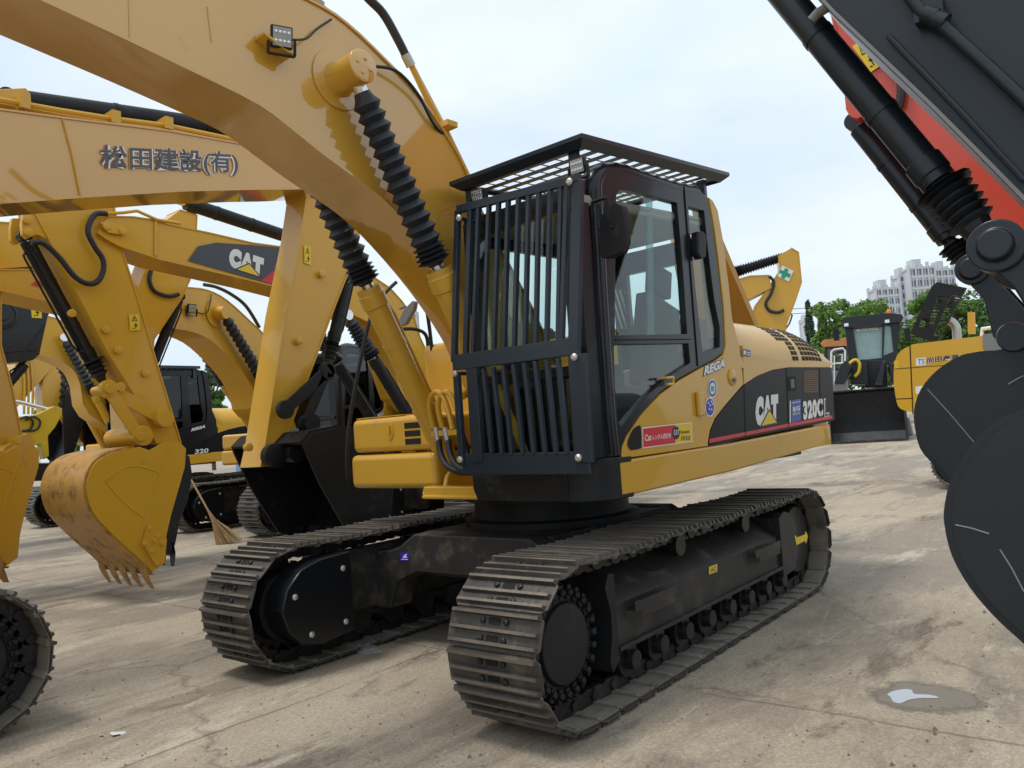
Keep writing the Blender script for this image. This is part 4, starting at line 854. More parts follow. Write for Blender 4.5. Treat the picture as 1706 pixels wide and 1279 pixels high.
stk = arm_box(e2, 'stick', sl, su, .17, M['yellow'])
q = e2f.L((507, 438), -.17); warn(stk, q, (e2f.L((518, 439), -.17)[0]-q[0], -.01), (.01, .19), -.172, -1)
for p in ((534, 457), (496, 568), (412, 745)): boss(stk, e2f.L(p, -.17), -.15, -.21, .04, M['yellow'])
boss(stk, e2f.L((450, 759), -.2), -.2, -.30, .12, M['matte'])
ram(e2, 'bucket_cylinder', p3(e2f, (590, 415), 0), p3(e2f, (545, 612), 0), .80, .065, .04, M['matte'], bell=(.80, .97, .09, 4), rodmat=M['matte'])
for a, c, wd in (((545, 618), (475, 682), .12), ((545, 618), (508, 706), .10)):
    for l in (-.30, .30):
        b = B(); P, Q = p3(e2f, a, l), p3(e2f, c, l); b.beam(P, Q, .035, wd, (0, 1, 0)) if False else b.beam(P, Q, wd*1.0, .035, (0, 1, 0))
        for X in (P, Q): b.lathe((X[0], l-.03, X[2]), (0, 1, 0), [(0, wd*.75), (.06, wd*.75), (.06, wd*.4), (.08, wd*.4)], 20)
        obj('bucket_link', b, M['matte'], e2, bevel=.006)
T6 = side_view(e2f, -.6)
b2 = bucket(e2, T6((505, 740), (520, 722), (560, 713), (600, 716), (635, 745), (656, 800), (652, 850), (628, 885), (600, 897)), T6((585, 893), (569, 868), (533, 805), (508, 748)), .6, M['matte'], M['matte'], tdir=(-.5, -.8))
for p in ((508, 705), (482, 755)): boss(e2, e2f.L(p, -.25), -.38, -.25, .1, M['matte'])
# ---- neighbour with the charcoal logo panel on the boom and the yellow bucket
e3f = Fr(-5.8, -5.55, 0); e3 = thing('excavator', 'excavator with a charcoal logo panel on its boom and a yellow bucket on the concrete', 'excavator', (-5.8, -5.55, 0), 0)
undercarriage(e3, 0); house(e3, M['yellow2'], M['black'])
T3 = side_view(e3f, .26)
low = [(.4, 1.6), (1.6, 1.75)] + T3((672, 660), (656, 612), (640, 570), (619, 537), (575, 516), (480, 482), (420, 466), (347, 449), (269, 431), (257, 427), (200, 408), (178, 396), (164, 386))
up = [(.1, 1.95), (1.5, 2.5)] + T3((700, 562), (691, 532), (670, 502), (650, 480), (620, 460), (560, 436), (472, 412), (420, 405), (347, 388), (278, 374), (257, 367), (223, 362), (181, 361))
bo = arm_box(e3, 'boom', low, up, .26, M['yellow2'])
W3 = .262; L3 = lambda p: e3f.L(p, .26)
b = B(); poly(b, T3((313, 434), (330, 410), (360, 404), (420, 408), (473, 413), (468, 440), (456, 474), (430, 467), (345, 443)), side, W3, 0); poly(b, T3((473, 438), (457, 474), (434, 468)), side, W3+.001, 1)
o = obj('logo_panel', b, [M['logo'], M['red']], bo); b = B(); cat_mark(b, L3((380, 444)), L3((437, 462)), L3((383, 411)), W3+.002); obj('lettering', b, [M['white'], M['decalyellow'], M['blackink']], bo)
b = B(); b.plate(T3((165, 372), (176, 366), (205, 380), (203, 392), (178, 388)), side, .25, .29); [b.lathe((*[L3(p)[0]], .285, L3(p)[1]), (0, 1, 0), [(0, .045), (.02, .045), (.025, .02)], 14) for p in ((175, 378), (202, 386))]
obj('pivot_plate', b, M['yellow2'], bo, bevel=.006); b = B(); b.plate(T3((257, 366), (262, 366), (262, 427), (257, 426)), side, .25, .268); obj('stiffener', b, M['yellow2'], bo, bevel=.006)
ram(e3, 'stick_cylinder', p3(e3f, (475, 393), 0), p3(e3f, (262, 322), 0), .8, .09, .05, M['matte'], line=False)
p0 = e3f.L((655, 618), .26)
pa, pb_ = e3f.L((578, 525), .42), e3f.L((708, 740), .42)
for y in (.42, -.42): ram(e3, 'boom_cylinder', (pb_[0], y, pb_[1]), (pa[0], y, pa[1]), .68, .085, .045, M['matte'], bell=(.69, .97, .13, 12))
Ts = side_view(e3f, .2)
su = Ts((60, 300), (55, 330), (59, 353), (124, 475), (179, 582), (231, 666), (262, 738)); sl = Ts((160, 290), (188, 340), (202, 417), (223, 480), (260, 605), (289, 700), (300, 738))
stk = arm_box(e3, 'stick', sl, su, .21, M['yellow2'])
for p in ((175, 549), (195, 583), (241, 622), (118, 522)): boss(stk, e3f.L(p, .2), .2, .235, .045, M['yellow2'])
q = e3f.L((216, 551), .2); warn(stk, q, (e3f.L((233, 549), .2)[0]-q[0], .015), (e3f.L((214, 526), .2)[0]-q[0], .19), .213)
for l0 in (.12, -.2):
    b = B(); b.plate(e3f.Ls([(62, 352), (40, 352), (37, 372), (38, 390), (46, 397), (62, 390), (80, 398)], .2), side, l0, l0+.07); lg = obj('cylinder_lug', b, M['yellow2'], stk, bevel=.006)
for p in ((44, 366), (47, 387)): boss(stk, e3f.L(p, .2), .18, .22, .045, M['yellow2'])
ram(e3, 'bucket_cylinder', p3(e3f, (40, 393), 0), p3(e3f, (178, 648), 0), .80, .078, .045, M['black'], bell=(.79, .93, .12, 5), rodmat=M['matte'])
for a, c, wd in (((180, 648), (270, 697), .15), ((180, 648), (232, 728), .13)):
    for l in ((.27, -.31) if wd > .14 else (.345, -.385)):
        b = B(); P, Q = p3(e3f, a, l), p3(e3f, c, l); b.beam(P, Q, wd, .04, (0, 1, 0))
        for X in (P, Q): b.lathe((X[0], l-.03, X[2]), (0, 1, 0), [(0, wd*.7), (.06, wd*.7), (.06, wd*.42), (.085, wd*.42)], 20)
        obj('bucket_link', b, M['yellow2'], e3, bevel=.006)
b = B(); P = p3(e3f, (180, 648), 0); b.lathe((P[0], -.34, P[2]), (0, 1, 0), [(.0, .055), (.66, .055)], 16); obj('pin', b, M['yellow2'], e3)
T57 = side_view(e3f, .57)
BK = [(215, 748), (201, 751), (178, 758), (158, 773), (147, 796), (145, 818), (156, 854), (192, 894), (232, 930), (254, 953)]
MO = [(272, 939), (276, 898), (285, 858), (308, 778), (310, 747), (299, 736), (272, 737), (250, 750), (232, 744)]
RIB = [[(176, 800), (200, 782), (230, 776), (268, 788)], [(176, 800), (205, 835), (240, 862)], [(283, 742), (262, 800), (243, 865), (232, 905)]]
bucket(e3, sm2(T57(*BK), 3), T57(*MO), .57, M['yellow2'], M['shell'], tdir=(T57((262, 985))[0][0]-T57((252, 950))[0][0], -.3), rib=[sm2(T57(*r), 3) for r in RIB])
bk3 = [c for c in e3.children if c.name.startswith('bucket') and 'cyl' not in c.name and 'link' not in c.name][0]
b = B(); b.plate(T57((244, 875), (276, 897), (272, 938), (258, 944), (236, 905)), side, .57, .605); [b.lathe((*[e3f.L(p, .57)[0]], .60, e3f.L(p, .57)[1]), (0, 1, 0), [(0, .03), (.015, .03), (.02, .015)], 12) for p in ((247, 880), (260, 893), (238, 905), (251, 917), (268, 905), (255, 900))]
obj('side_cutter', b, M['yellow2'], bk3, bevel=.005)
boss(e3, e3f.L((234, 726), .3), -.39, .385, .12, M['yellow2']); boss(e3, e3f.L((272, 697), .3), -.35, .36, .11, M['yellow2'])
hose(e3, [p3(e3f, p, .29) for p in ((178, 356), (160, 356), (150, 370), (147, 388), (158, 411), (171, 431), (172, 451), (162, 469), (145, 472), (124, 460), (98, 428), (72, 405), (52, 404))], .032)
b = B(); b.tube([p3(e3f, p, .27) for p in ((172, 356), (205, 354), (228, 351), (262, 366), (300, 372))], .02, 8); obj('hydraulic_pipe', b, M['yellow2'], bo)
# ---- next neighbour behind: arched boom with small bellows
e4f = Fr(-5.0, -9.7, 20, 1.06); e4 = thing('excavator', 'excavator with the arched yellow boom and small bellows rams, third from the broom', 'excavator', (-5.0, -9.7, 0), R(20), s=1.06)
e4['label'] = 'excavator behind the yellow bucket, its arched boom carrying small bellows rams and a lamp'
undercarriage(e4, R(-20)); h4 = house(e4, M['yellow3'], M['black'])
T4 = side_view(e4f, .26)
low = [(.4, 1.62)] + T4((440, 690), (425, 655), (405, 619), (362, 573), (327, 553), (283, 544), (200, 528), (78, 500), (0, 482), (-60, 470))
up = [(.1, 1.95)] + T4((478, 610), (441, 559), (420, 538), (379, 501), (347, 484), (312, 479), (250, 472), (150, 458), (60, 450), (0, 450), (-60, 448))
bo = arm_box(e4, 'boom', sm2(low, 3), sm2(up, 3), .26, M['yellow2'])
pc4 = e4f.L((371, 521), .4)
for s in (1, -1): ram(e4, 'boom_cylinder', (.72, s*.40, 1.24), (pc4[0], s*.40, pc4[1]), .55, .085, .045, M['yellow2'], bell=(.56, .97, .11, 14))
b = B(); b.lathe((pc4[0], .26, pc4[1]), (0, 1, 0), [(0, .22), (.01, .22), (.02, .12), (.2, .10)], 24); obj('cylinder_pin', b, M['yellow2'], bo)
q = e4f.L((318, 514), .3); worklight(bo, (q[0], .32, q[1]), (.3, 1, -.2), .14, .14)
hose(bo, [p3(e4f, p, .28) for p in ((322, 516), (335, 522), (345, 520), (350, 505), (352, 490))], .008, name='lamp_lead')
hose(bo, [p3(e4f, p, .1) for p in ((340, 474), (360, 478), (385, 490), (410, 510), (432, 545))], .03)
b = B(); poly(b, T4((55, 472), (62, 467), (72, 470), (73, 478), (52, 474)), side, .263); obj('red_decal', b, M['red'], bo)
Ts = side_view(e4f, .2)
arm_box(e4, 'stick', Ts((0, 480), (0, 575), (20, 650), (38, 745)), Ts((-80, 470), (-60, 600), (-30, 690), (5, 745)), .21, M['yellow3'])
MP = lambda ps: [(64+(x-308)*.95, 779+(y-778)*.93) for x, y in ps]
T57 = side_view(e4f, .57)
bucket(e4, sm2(T57(*MP(BK)), 3), T57(*MP(MO)), .57, M['yellow3'], M['shell'], tdir=(-.1, -.5), rib=[sm2(T57(*MP(r)), 3) for r in RIB])
for p, r in (((8, 758), .13), ((33, 737), .1)): boss(e4, e4f.L(p, .3), -.38, .42, r, M['yellow3'])
pan4 = [c for c in e4.children if c.name.startswith('side_panel')][0]; rega(pan4, W)
# ---- black-sided machine further back
e5f = Fr(-4.75, -15.7, 0, 1.1); e5 = thing('excavator', 'black-sided excavator parked far behind the broom, with a slatted guard on its cab', 'excavator', (-4.75, -15.7, 0), 0, s=1.1)
undercarriage(e5, 0); house(e5, M['yellow2'], M['black'])
for c in e5.children:
    if c.name.split('.')[0] in ('side_panel', 'cab_rear_panel'): c.data.materials[0] = M['black']; pan5 = c
pan5 = [c for c in e5.children if c.name.startswith('side_panel')][0]; rega(pan5, W)
sp5 = [c for c in e5.children if c.name.startswith('engine_side_panel')][0]
b = B(); cat_mark(b, S1((1258, 711)), S1((1296, 703)), S1((1258, 661)), W); obj('lettering', b, [M['white'], M['decalyellow'], M['blackink']], sp5); b = B(); quad_text(b, '320', S1((1188, 742)), S1((1222, 735)), S1((1188, 718)), side, W+.004, .03, 0); obj('lettering', b, [M['white'], M['decalyellow'], M['blackink']], sp5)
b = B()
for k in range(12): b.box(-.3+.13*k, -.3+.13*k+.06, .4, 1.4, 3.22, 3.24)
b.box(-.4, 1.35, .36, .42, 3.2, 3.26); b.box(-.4, 1.35, 1.38, 1.44, 3.2, 3.26); b.box(-.3, -.25, .4, 1.4, 3.0, 3.24); b.box(1.1, 1.15, .4, 1.4, 3.0, 3.24); obj('roof_guard', b, M['guard'], e5)
T5 = side_view(e5f, .26)
bo = arm_box(e5, 'boom', sm2([(.4, 1.62)] + T5((150, 690), (135, 640), (121, 613), (90, 597), (62, 590), (20, 590)), 3), sm2([(.1, 1.95)] + T5((185, 640), (150, 590), (125, 556), (105, 537), (80, 527), (20, 520)), 3), .26, M['yellow2'])
pc5 = e5f.L((105, 562), .4)
for s in (1, -1): ram(e5, 'boom_cylinder', (.72, s*.40, 1.24), (pc5[0], s*.40, pc5[1]), .55, .085, .045, M['yellow2'], bell=(.56, .97, .11, 14))
# ---- charcoal stick end, opposite row
e6f = Fr(6.6, -12.0, 180); e6 = thing('excavator', 'charcoal excavator stick with a round pin and yellow warning sticker', 'excavator', (6.6, -12.0, 0), R(180))
T6 = side_view(e6f, -.26)
stk = arm_box(e6, 'stick', T6((-80, 495), (-60, 560), (5, 604), (55, 598), (66, 588)), T6((-80, 470), (0, 492), (20, 487), (74, 497), (80, 525)), .26, M['dark'], lip=.004)
q = e6f.L((53, 529), -.26); warn(stk, q, (e6f.L((70, 529), -.26)[0]-q[0], 0), (-.02, .33), -.262, -1)
b = B(); c = e6f.L((4, 523), -.26); b.lathe((c[0], -.25, c[1]), (0, -1, 0), [(0, .26), (.04, .26), (.05, .2), (.03, .2), (.03, .12), (.06, .11)], 28); b.tube([p3(e6f, (8, 586), -.27), p3(e6f, (60, 582), -.27)], .008); b.tube([p3(e6f, (76, 540), -.27), p3(e6f, (32, 600), -.27)], .01); obj('pivot_pin', b, M['dark'], stk)
ram(e6, 'bucket_cylinder', p3(e6f, (14, 640), -.1), p3(e6f, (56, 588), -.1), .62, .08, .05, M['matte'])
low = T6((-300, 640), (-150, 560), (-60, 500)); up = T6((-300, 500), (-150, 470), (-60, 470)); arm_box(e6, 'boom', low, up, .26, M['dark'])
# ---- opposite machine behind: stick with black ram and black bucket
e7f = Fr(5.7, -7.4, 180); e7 = thing('excavator', 'opposite-facing yellow excavator whose stick and black bucket show past the yellow bucket', 'excavator', (5.7, -7.4, 0), R(180))
undercarriage(e7, 0); house(e7, M['yellow2'], M['black'])
T7 = side_view(e7f, -.2)
stk = arm_box(e7, 'stick', T7((270, 372), (262, 400), (235, 470), (215, 560), (205, 640), (210, 720)), T7((300, 350), (328, 358), (326, 400), (316, 466), (303, 494), (256, 565), (250, 640), (262, 720)), .2, M['yellow2'])
ram(e7, 'bucket_cylinder', p3(e7f, (300, 494), 0), p3(e7f, (225, 680), 0), .8, .07, .04, M['matte'])
hose(e7, [p3(e7f, p, -.22) for p in ((252, 450), (249, 465), (255, 482), (268, 490), (284, 493), (298, 490))], .03)
arm_box(e7, 'boom', [(.3, 1.6), (1.6, 2.8)] + T7((-120, 440), (0, 446), (60, 442), (180, 425), (275, 420)), [(.05, 1.9), (1.3, 3.6)] + T7((-120, 350), (0, 372), (60, 375), (180, 376), (275, 380)), .24, M['yellow2'])
T57 = side_view(e7f, -.57)
bucket(e7, T57((250, 760), (290, 750), (314, 762), (318, 790), (312, 830), (297, 868), (290, 905), (284, 922)), T57((262, 918), (240, 850), (236, 790)), .57, M['matte'], M['matte'], tdir=(.1, -.5))
# ---- far machine with a green cross on its stick
e8f = Fr(-8.1, -7.2, 115); e8 = thing('excavator', 'excavator behind the engine hood with a green cross sticker on its raised stick', 'excavator', (-8.1, -7.2, 0), R(115))
undercarriage(e8, 0); house(e8, M['yellow'], M['black'])
T8 = side_view(e8f, -.2)
stk = arm_box(e8, 'stick', T8((1298, 425), (1300, 450), (1280, 480), (1258, 510), (1244, 560), (1240, 600)), T8((1318, 413), (1330, 420), (1335, 470), (1325, 500), (1310, 540), (1300, 600)), .2, M['yellow'])
b = B(); P8 = lambda *ps: e8f.Ls(ps, -.2); poly(b, P8((1303, 442), (1322, 451), (1314, 469), (1295, 460)), side, -.203, 0)
poly(b, P8((1308, 446), (1314, 449), (1312, 454), (1318, 457), (1315, 463), (1309, 460), (1307, 465), (1301, 462), (1303, 457), (1298, 454), (1300, 449), (1306, 451)), side, -.205, 1); obj('cross_sticker', b, [M['white'], M['green']], stk)
ram(e8, 'stick_cylinder', p3(e8f, (1170, 470), 0), p3(e8f, (1318, 424), 0), .35, .08, .045, M['matte'], bell=(.36, .97, .12, 24))
arm_box(e8, 'boom', [(.3, 1.6)] + T8((1120, 620), (1210, 510), (1245, 498), (1285, 478)), [(.05, 1.9)] + T8((1140, 540), (1215, 470), (1250, 460), (1282, 459)), .22, M['yellow'])
hose(e8, [p3(e8f, p, -.22) for p in ((1282, 460), (1289, 470), (1285, 488), (1276, 505), (1282, 517), (1296, 520), (1306, 516))], .03)
ram(e8, 'bucket_cylinder', p3(e8f, (1316, 505), 0), p3(e8f, (1292, 570), 0), .8, .09, .045, M['matte'])
# ---- raised boom seen from below behind the hood
e9 = thing('excavator', 'excavator whose dark underside of a raised boom rises between cab and hood', 'excavator', (-9.2, -4.2, 0), R(60))
e9i = (Mx.Translation((-9.2, -4.2, 0)) @ Mx.Rotation(R(60), 4, 'Z')).inverted()
def wp(px, py, t): return CP + ray(px, py)*t
b = B(); A_ = [wp(1150, 575, 9.9), wp(1272, 575, 9.9), wp(1207, 424, 8.3), wp(1120, 424, 8.3)]; nn = (A_[1]-A_[0]).cross(A_[3]-A_[0]).normalized(); nn = nn if nn.dot(cd) > 0 else -nn
bk_ = [p + nn*.25 for p in A_]
b.add([e9i @ p for p in A_+bk_], [(0, 1, 2, 3), (4, 5, 6, 7), (0, 1, 5, 4), (1, 2, 6, 5), (2, 3, 7, 6), (3, 0, 4, 7)]); obj('boom', b, M['shadedyellow'], e9, bevel=.01)

# ---- further machines of the row glimpsed at the far side
e10f = Fr(-5.6, -19.2, 0, 1.0); e10 = thing('excavator', 'excavator farthest down the row, its boom carrying paired pipes and a black bucket', 'excavator', (-5.6, -19.2, 0), 0)
undercarriage(e10, 0); house(e10, M['yellow3'], M['black'])
TE = side_view(e10f, .25)
arm_box(e10, 'boom', [(.4, 1.6), (1.2, 2.0)] + TE((110, 690), (75, 690), (70, 655), (74, 632), (88, 612)), [(.1, 1.95), (.9, 2.9)] + TE((120, 600), (60, 594), (28, 600), (20, 640), (18, 690)), .25, M['yellow3'])
b = B()
for x in (38, 45, 52): b.tube([p3(e10f, p, .28) for p in ((x, 600), (x+3, 640), (x+2, 690))], .03, 6)
obj('hydraulic_pipe', b, M['yellow3'], e10)
bucket(e10, TE((100, 660), (112, 632), (128, 630), (138, 650), (136, 690), (122, 730), (108, 770)), TE((98, 760), (95, 700)), .6, M['matte'], M['matte'], teeth=4)
b = B(); b.lathe(p3(e10f, (104, 690), .2), (V(p3(e10f, (112, 606), .2))-V(p3(e10f, (104, 690), .2))), [(k*.09, .16 if k % 2 else .11) for k in range(13)], 12); obj('bellows', b, M['bellows'], e10)
e11f = Fr(3.0, -13.5, 180); e11 = thing('backhoe_arm', 'small bright yellow digging arm with a chrome rod and looped black hoses', 'excavator', (3.0, -13.5, 0), R(180))
TF = side_view(e11f, -.12)
b = B(); b.plate(TF((-60, 690), (0, 692), (30, 694), (62, 690), (90, 676), (104, 680), (104, 690), (92, 712), (80, 726), (82, 760), (74, 765), (68, 740), (40, 745), (30, 770), (-60, 770)), side, -.12, .12); am = obj('arm', b, M['bright'], e11, bevel=.02)
b = B(); b.tube([p3(e11f, p, 0) for p in ((-20, 663), (32, 670), (88, 684))], .045, 10); obj('rod', b, M['chrome'], am)
for dx in (0, 12): hose(am, [p3(e11f, p, -.16) for p in ((30+dx, 700), (44+dx, 694), (55+dx, 702), (50+dx, 715), (34+dx, 718))], .02)
b = B(); quad_text(b, 'E', e11f.L((64, 775), -.13), e11f.L((68, 775), -.13), e11f.L((64, 764), -.13), side, -.125, .03); b.plate(TF((-60, 772), (100, 772), (96, 800), (-60, 805)), side, -.4, .4, m=1); obj('base', b, [M['white'], M['matte']], e11)
# ================================================================ the two machines at the frame's edge
eaf = Fr(1.55, 9.2, -90); ea = thing('excavator', 'charcoal excavator stick with a long bucket ram and smooth charcoal bucket, nearest the camera', 'excavator', (1.55, 9.2, 0), R(-90))
ea['label'] = 'charcoal excavator with a pipe along its stick, its smooth charcoal bucket overlapping another'
TA = side_view(eaf, .25)
M['edge'] = mat('pale_highlight_paint', (.19, .18, .17), .4, coat=.3, var=.15)  # pale tone paints the stick edge and weld highlights into the colour
left = TA((1290, -120), (1340, -38), (1392, 18), (1470, 92), (1560, 178), (1640, 258), (1706, 325), (1800, 430)); right = TA((1700, -260), (1820, -80), (1900, 60), (1960, 200), (1990, 330), (1980, 400), (1950, 450), (1880, 500))
stk = arm_box(ea, 'stick', right, left, .25, M['dark'], lip=.02)
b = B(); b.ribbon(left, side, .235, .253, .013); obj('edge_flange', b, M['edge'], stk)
b = B(); b.tube([p3(eaf, p, .29) for p in ((1490, -40), (1534, 18), (1570, 42), (1640, 105), (1704, 165), (1760, 220))], .024, 10)
for p in ((1540, 22), (1556, 30)): q = p3(eaf, p, .29); b.lathe(q, (-.6, 0, -.5), [(0, .034), (.05, .034)], 12)
q = p3(eaf, (1550, 24), .26); b.box(q[0]-.05, q[0]+.05, .24, .30, q[2]-.03, q[2]+.05); obj('hydraulic_pipe', b, M['dark'], stk)
b = B(); b.tube([p3(eaf, p, .27) for p in ((1480, 60), (1600, 185), (1706, 300))], .012, 8); obj('weld_seam', b, M['dark'], stk)
ram(ea, 'bucket_cylinder', p3(eaf, (1264, -60), .05), p3(eaf, (1654, 412), .05), .80, .066, .045, M['dark'], bell=(.80, .955, .105, 7), rodmat=M['matte'], line=False)
b = B(); b.tube([p3(eaf, p, .16) for p in ((1352, 34), (1362, 22), (1385, 8), (1402, -20))], .022, 10); obj('hose_fitting', b, M['edge'], ea)
T38 = side_view(eaf, .3)
for l in (.30, -.30):
    b = B(); b.plate(eaf.Ls([(1640, 392), (1662, 384), (1688, 395), (1740, 430), (1800, 520), (1790, 600), (1740, 560), (1690, 480), (1648, 440), (1636, 418)], .3), side, l-.03, l+.03)
    c = eaf.L((1663, 412), .3); b.lathe((c[0], l-.06, c[1]), (0, 1, 0), [(0, .095), (.12, .095), (.12, .06), (.16, .055)], 28); obj('bucket_link', b, M['dark'], ea, bevel=.008)
TB = side_view(eaf, .62)
bucket(ea, sm2(TB((1800, 640), (1760, 670), (1706, 698), (1672, 711), (1633, 748), (1600, 800), (1588, 846), (1588, 877), (1600, 925), (1628, 974), (1665, 1018), (1706, 1056), (1780, 1120), (1830, 1150)), 3), TB((1930, 950), (1940, 700), (1880, 610)), .62, M['dark'], M['dark'])
for ln in (TB((1592, 874), (1620, 880), (1648, 889)), TB((1666, 915), (1685, 945), (1706, 985))): b = B(); b.tube([(a, .622, c) for a, c in ln], .0028, 6); obj('weld_seam', b, M['edge'], ea)
ebf = Fr(-.95, 8.6, -90); eb = thing('excavator', 'red-armed excavator behind the charcoal stick with a yellow sticker on its red stick', 'excavator', (-.95, 8.6, 0), R(-90))
TC = side_view(ebf, .25)
left = TC((1330, -120), (1370, -30), (1385, 10), (1400, 80), (1455, 180), (1550, 300), (1680, 460), (1720, 510)); right = TC((1600, -150), (1700, 0), (1800, 150), (1860, 320), (1850, 430), (1800, 520))
stk = arm_box(eb, 'stick', right, left, .25, M['redpaint'])
b = B(); b.plate(TC((1386, 10), (1394, 25), (1404, 150), (1407, 180), (1414, 192), (1426, 196), (1448, 186), (1470, 150), (1420, 60)), side, .10, .22); obj('cylinder_lug', b, M['redpaint'], stk, bevel=.012)
q = ebf.L((1451, 120), .25); warn(stk, q, (ebf.L((1468, 109), .25)[0]-q[0], ebf.L((1468, 109), .25)[1]-q[1]), (ebf.L((1420, 77), .25)[0]-q[0], ebf.L((1420, 77), .25)[1]-q[1]), .253)
b = B(); poly(b, TC((1475, 145), (1530, 145), (1535, 160), (1487, 160)), side, .252); obj('shadow_plate', b, M['redpaint'], stk) if False else None
hose(eb, [p3(ebf, p, .28) for p in ((1452, 62), (1470, 95), (1490, 115), (1501, 135), (1501, 160), (1497, 180))], .03)
ram(eb, 'bucket_cylinder', p3(ebf, (1424, 204), 0), p3(ebf, (1622, 452), 0), .80, .072, .045, M['dark'], bell=(.82, .95, .1, 4), rodmat=M['matte'], line=False)
for l in (.28, -.28):
    b = B(); b.plate(ebf.Ls([(1604, 448), (1612, 432), (1630, 430), (1650, 452), (1712, 520), (1690, 600), (1655, 560), (1640, 500), (1612, 468)], .28), side, l-.03, l+.03)
    c = ebf.L((1621, 449), .28); b.lathe((c[0], l-.06, c[1]), (0, 1, 0), [(0, .10), (.12, .10), (.12, .07), (.15, .065)], 28); obj('bucket_link', b, M['dark'], eb, bevel=.008)
TD = side_view(ebf, .6)
bucket(eb, sm2(TD((1700, 575), (1668, 590), (1633, 593), (1600, 601), (1565, 623), (1540, 653), (1530, 685), (1532, 715), (1540, 745), (1559, 768), (1593, 808), (1650, 870), (1700, 920)), 3), TD((1760, 800), (1770, 640), (1740, 570)), .6, M['dark'], M['dark'])
for ln in (TD((1545, 648), (1585, 692), (1627, 742)), TD((1680, 640), (1700, 628), (1706, 626))): b = B(); b.tube([(a, .602, c) for a, c in ln], .004, 6); obj('weld_seam', b, M['edge'], eb)
boss(eb, ebf.L((1700, 565), .3), .2, .66, .09, M['dark'])
# ================================================================ yellow machine tail with open hood
tsf = Fr(-11.97, 2.84, 95); ts = thing('excavator', 'yellow excavator tail with its black engine cover swung open and Japanese lettering', 'excavator', (-11.97, 2.84, 0), R(95))
undercarriage(ts, 0)
TT = side_view(tsf, -1.4)
b = B(); b.plate(sm2(TT((1489, 640), (1490, 606), (1500, 585), (1522, 573)), 4) + TT((1580, 566), (1640, 559), (1720, 551), (1900, 535), (1900, 690), (1720, 690), (1545, 690)) + sm2(TT((1512, 685), (1496, 676), (1489, 640)), 4)[:-1], side, -1.4, 1.4); bd = obj('body', b, M['yellow3'], ts, bevel=.12, seg=4)
b = B(); ws = -1.403
for q in ([(1515, 575), (1517, 575), (1522, 690), (1520, 690)], [(1490, 664), (1521, 662.5), (1521, 664), (1490, 665.5)], [(1490, 614), (1640, 603), (1640, 604), (1490, 615)]): poly(b, TT(*q), side, ws, 0)
obj('panel_seam', b, M['void'], bd)
b = B(); poly(b, TT((1526, 597), (1542, 595), (1542, 608), (1526, 609)), side, ws, 0); quad_text(b, 'TS', tsf.L((1528, 607), -1.4), tsf.L((1540, 606), -1.4), tsf.L((1529, 598), -1.4), side, ws-.002, .02, 1)
poly(b, TT((1544, 594), (1622, 587), (1622, 600), (1544, 607)), side, ws+.0005, 2)
quad_text(b, '尚田産業(株)', tsf.L((1545, 606), -1.4), tsf.L((1620, 598.5), -1.4), tsf.L((1545, 595), -1.4), side, ws-.001, .045, 0); quad_text(b, '尚田産業(株)', tsf.L((1545, 606), -1.4), tsf.L((1620, 598.5), -1.4), tsf.L((1545, 595), -1.4), side, ws-.003, .018, 3)
poly(b, TT((1525, 644), (1541, 642), (1540, 655), (1526, 656)), side, ws, 0); obj('lettering', b, [M['white'], M['skyblue'], M['yellow3'], M['blackink']], bd)
b = B(); poly(b, TT((1489.5, 601), (1497, 600), (1498, 613), (1490, 614)), side, ws); poly(b, TT((1524, 662), (1532, 661), (1531, 671), (1525, 672)), side, ws); obj('reflector', b, M['bright'], bd)
# open engine cover: slatted black lid
oh = [(1517, 556), (1552, 478), (1562, 470), (1611, 480), (1600, 500), (1560, 573)]
b = B(); F8 = lambda ps, l=-1.0: tsf.Ls(ps, l)
hol = [F8(sl) for sl in ([(1563, 494), (1573, 494), (1556, 540), (1546, 540)], [(1586, 492), (1601, 494), (1580, 532), (1566, 532)], [(1566, 536), (1578, 536), (1566, 560), (1556, 560)], [(1536, 530), (1552, 530), (1548, 545), (1532, 545)])]
b.plate(F8(oh), side, -1.05, -.98, hol)
for k in range(9):
    for q0, q1 in (((1563-2.2*k, 495+5*k), (1574-2.2*k, 495+5*k)), ((1586-2.6*k, 494+4.4*k), (1600-2.6*k, 495+4.4*k))): a, c = tsf.L(q0, -1.0), tsf.L(q1, -1.0); b.beam((a[0], -1.015, a[1]), (c[0], -1.015, c[1]), .02, .02)
obj('engine_cover', b, M['matte'], ts)
b = B(); b.tube([(tsf.L(p, -.9)[0], -.9, tsf.L(p, -.9)[1]) for p in ((1595, 572), (1594, 552), (1592, 543), (1587, 537), (1581, 534))], .075, 14, k=4); obj('exhaust_pipe', b, M['steel'], ts)
b = B(); b.tube([(tsf.L(p, -1.1)[0], -1.1, tsf.L(p, -1.1)[1]) for p in ((1636, 560), (1636, 548), (1668, 543), (1669, 556))], .035, 8); obj('handrail', b, M['white'], ts)
b = B(); b.plate(F8([(1637, 557), (1672, 553), (1706, 552), (1706, 600), (1660, 596), (1638, 580)], -1.41), side, -1.43, -1.40); obj('side_door', b, M['grey'], ts)
b = B()
for x in (1616, 1622): b.beam((tsf.L((x, 556), -.2)[0], -.2, tsf.L((x, 556), -.2)[1]), (tsf.L((x-1, 520), -.2)[0], -.2, tsf.L((x-1, 520), -.2)[1]), .06, .06)
obj('post', b, M['yellow3'], ts)

M['lightgrey'] = mat('lit_cab_backing', (.62, .66, .64), .6, var=.3, vs=1.5); M['duststeel'] = mat('worn_floor_steel', (.10, .10, .105), .45, metal=.3, var=.4, vs=2)
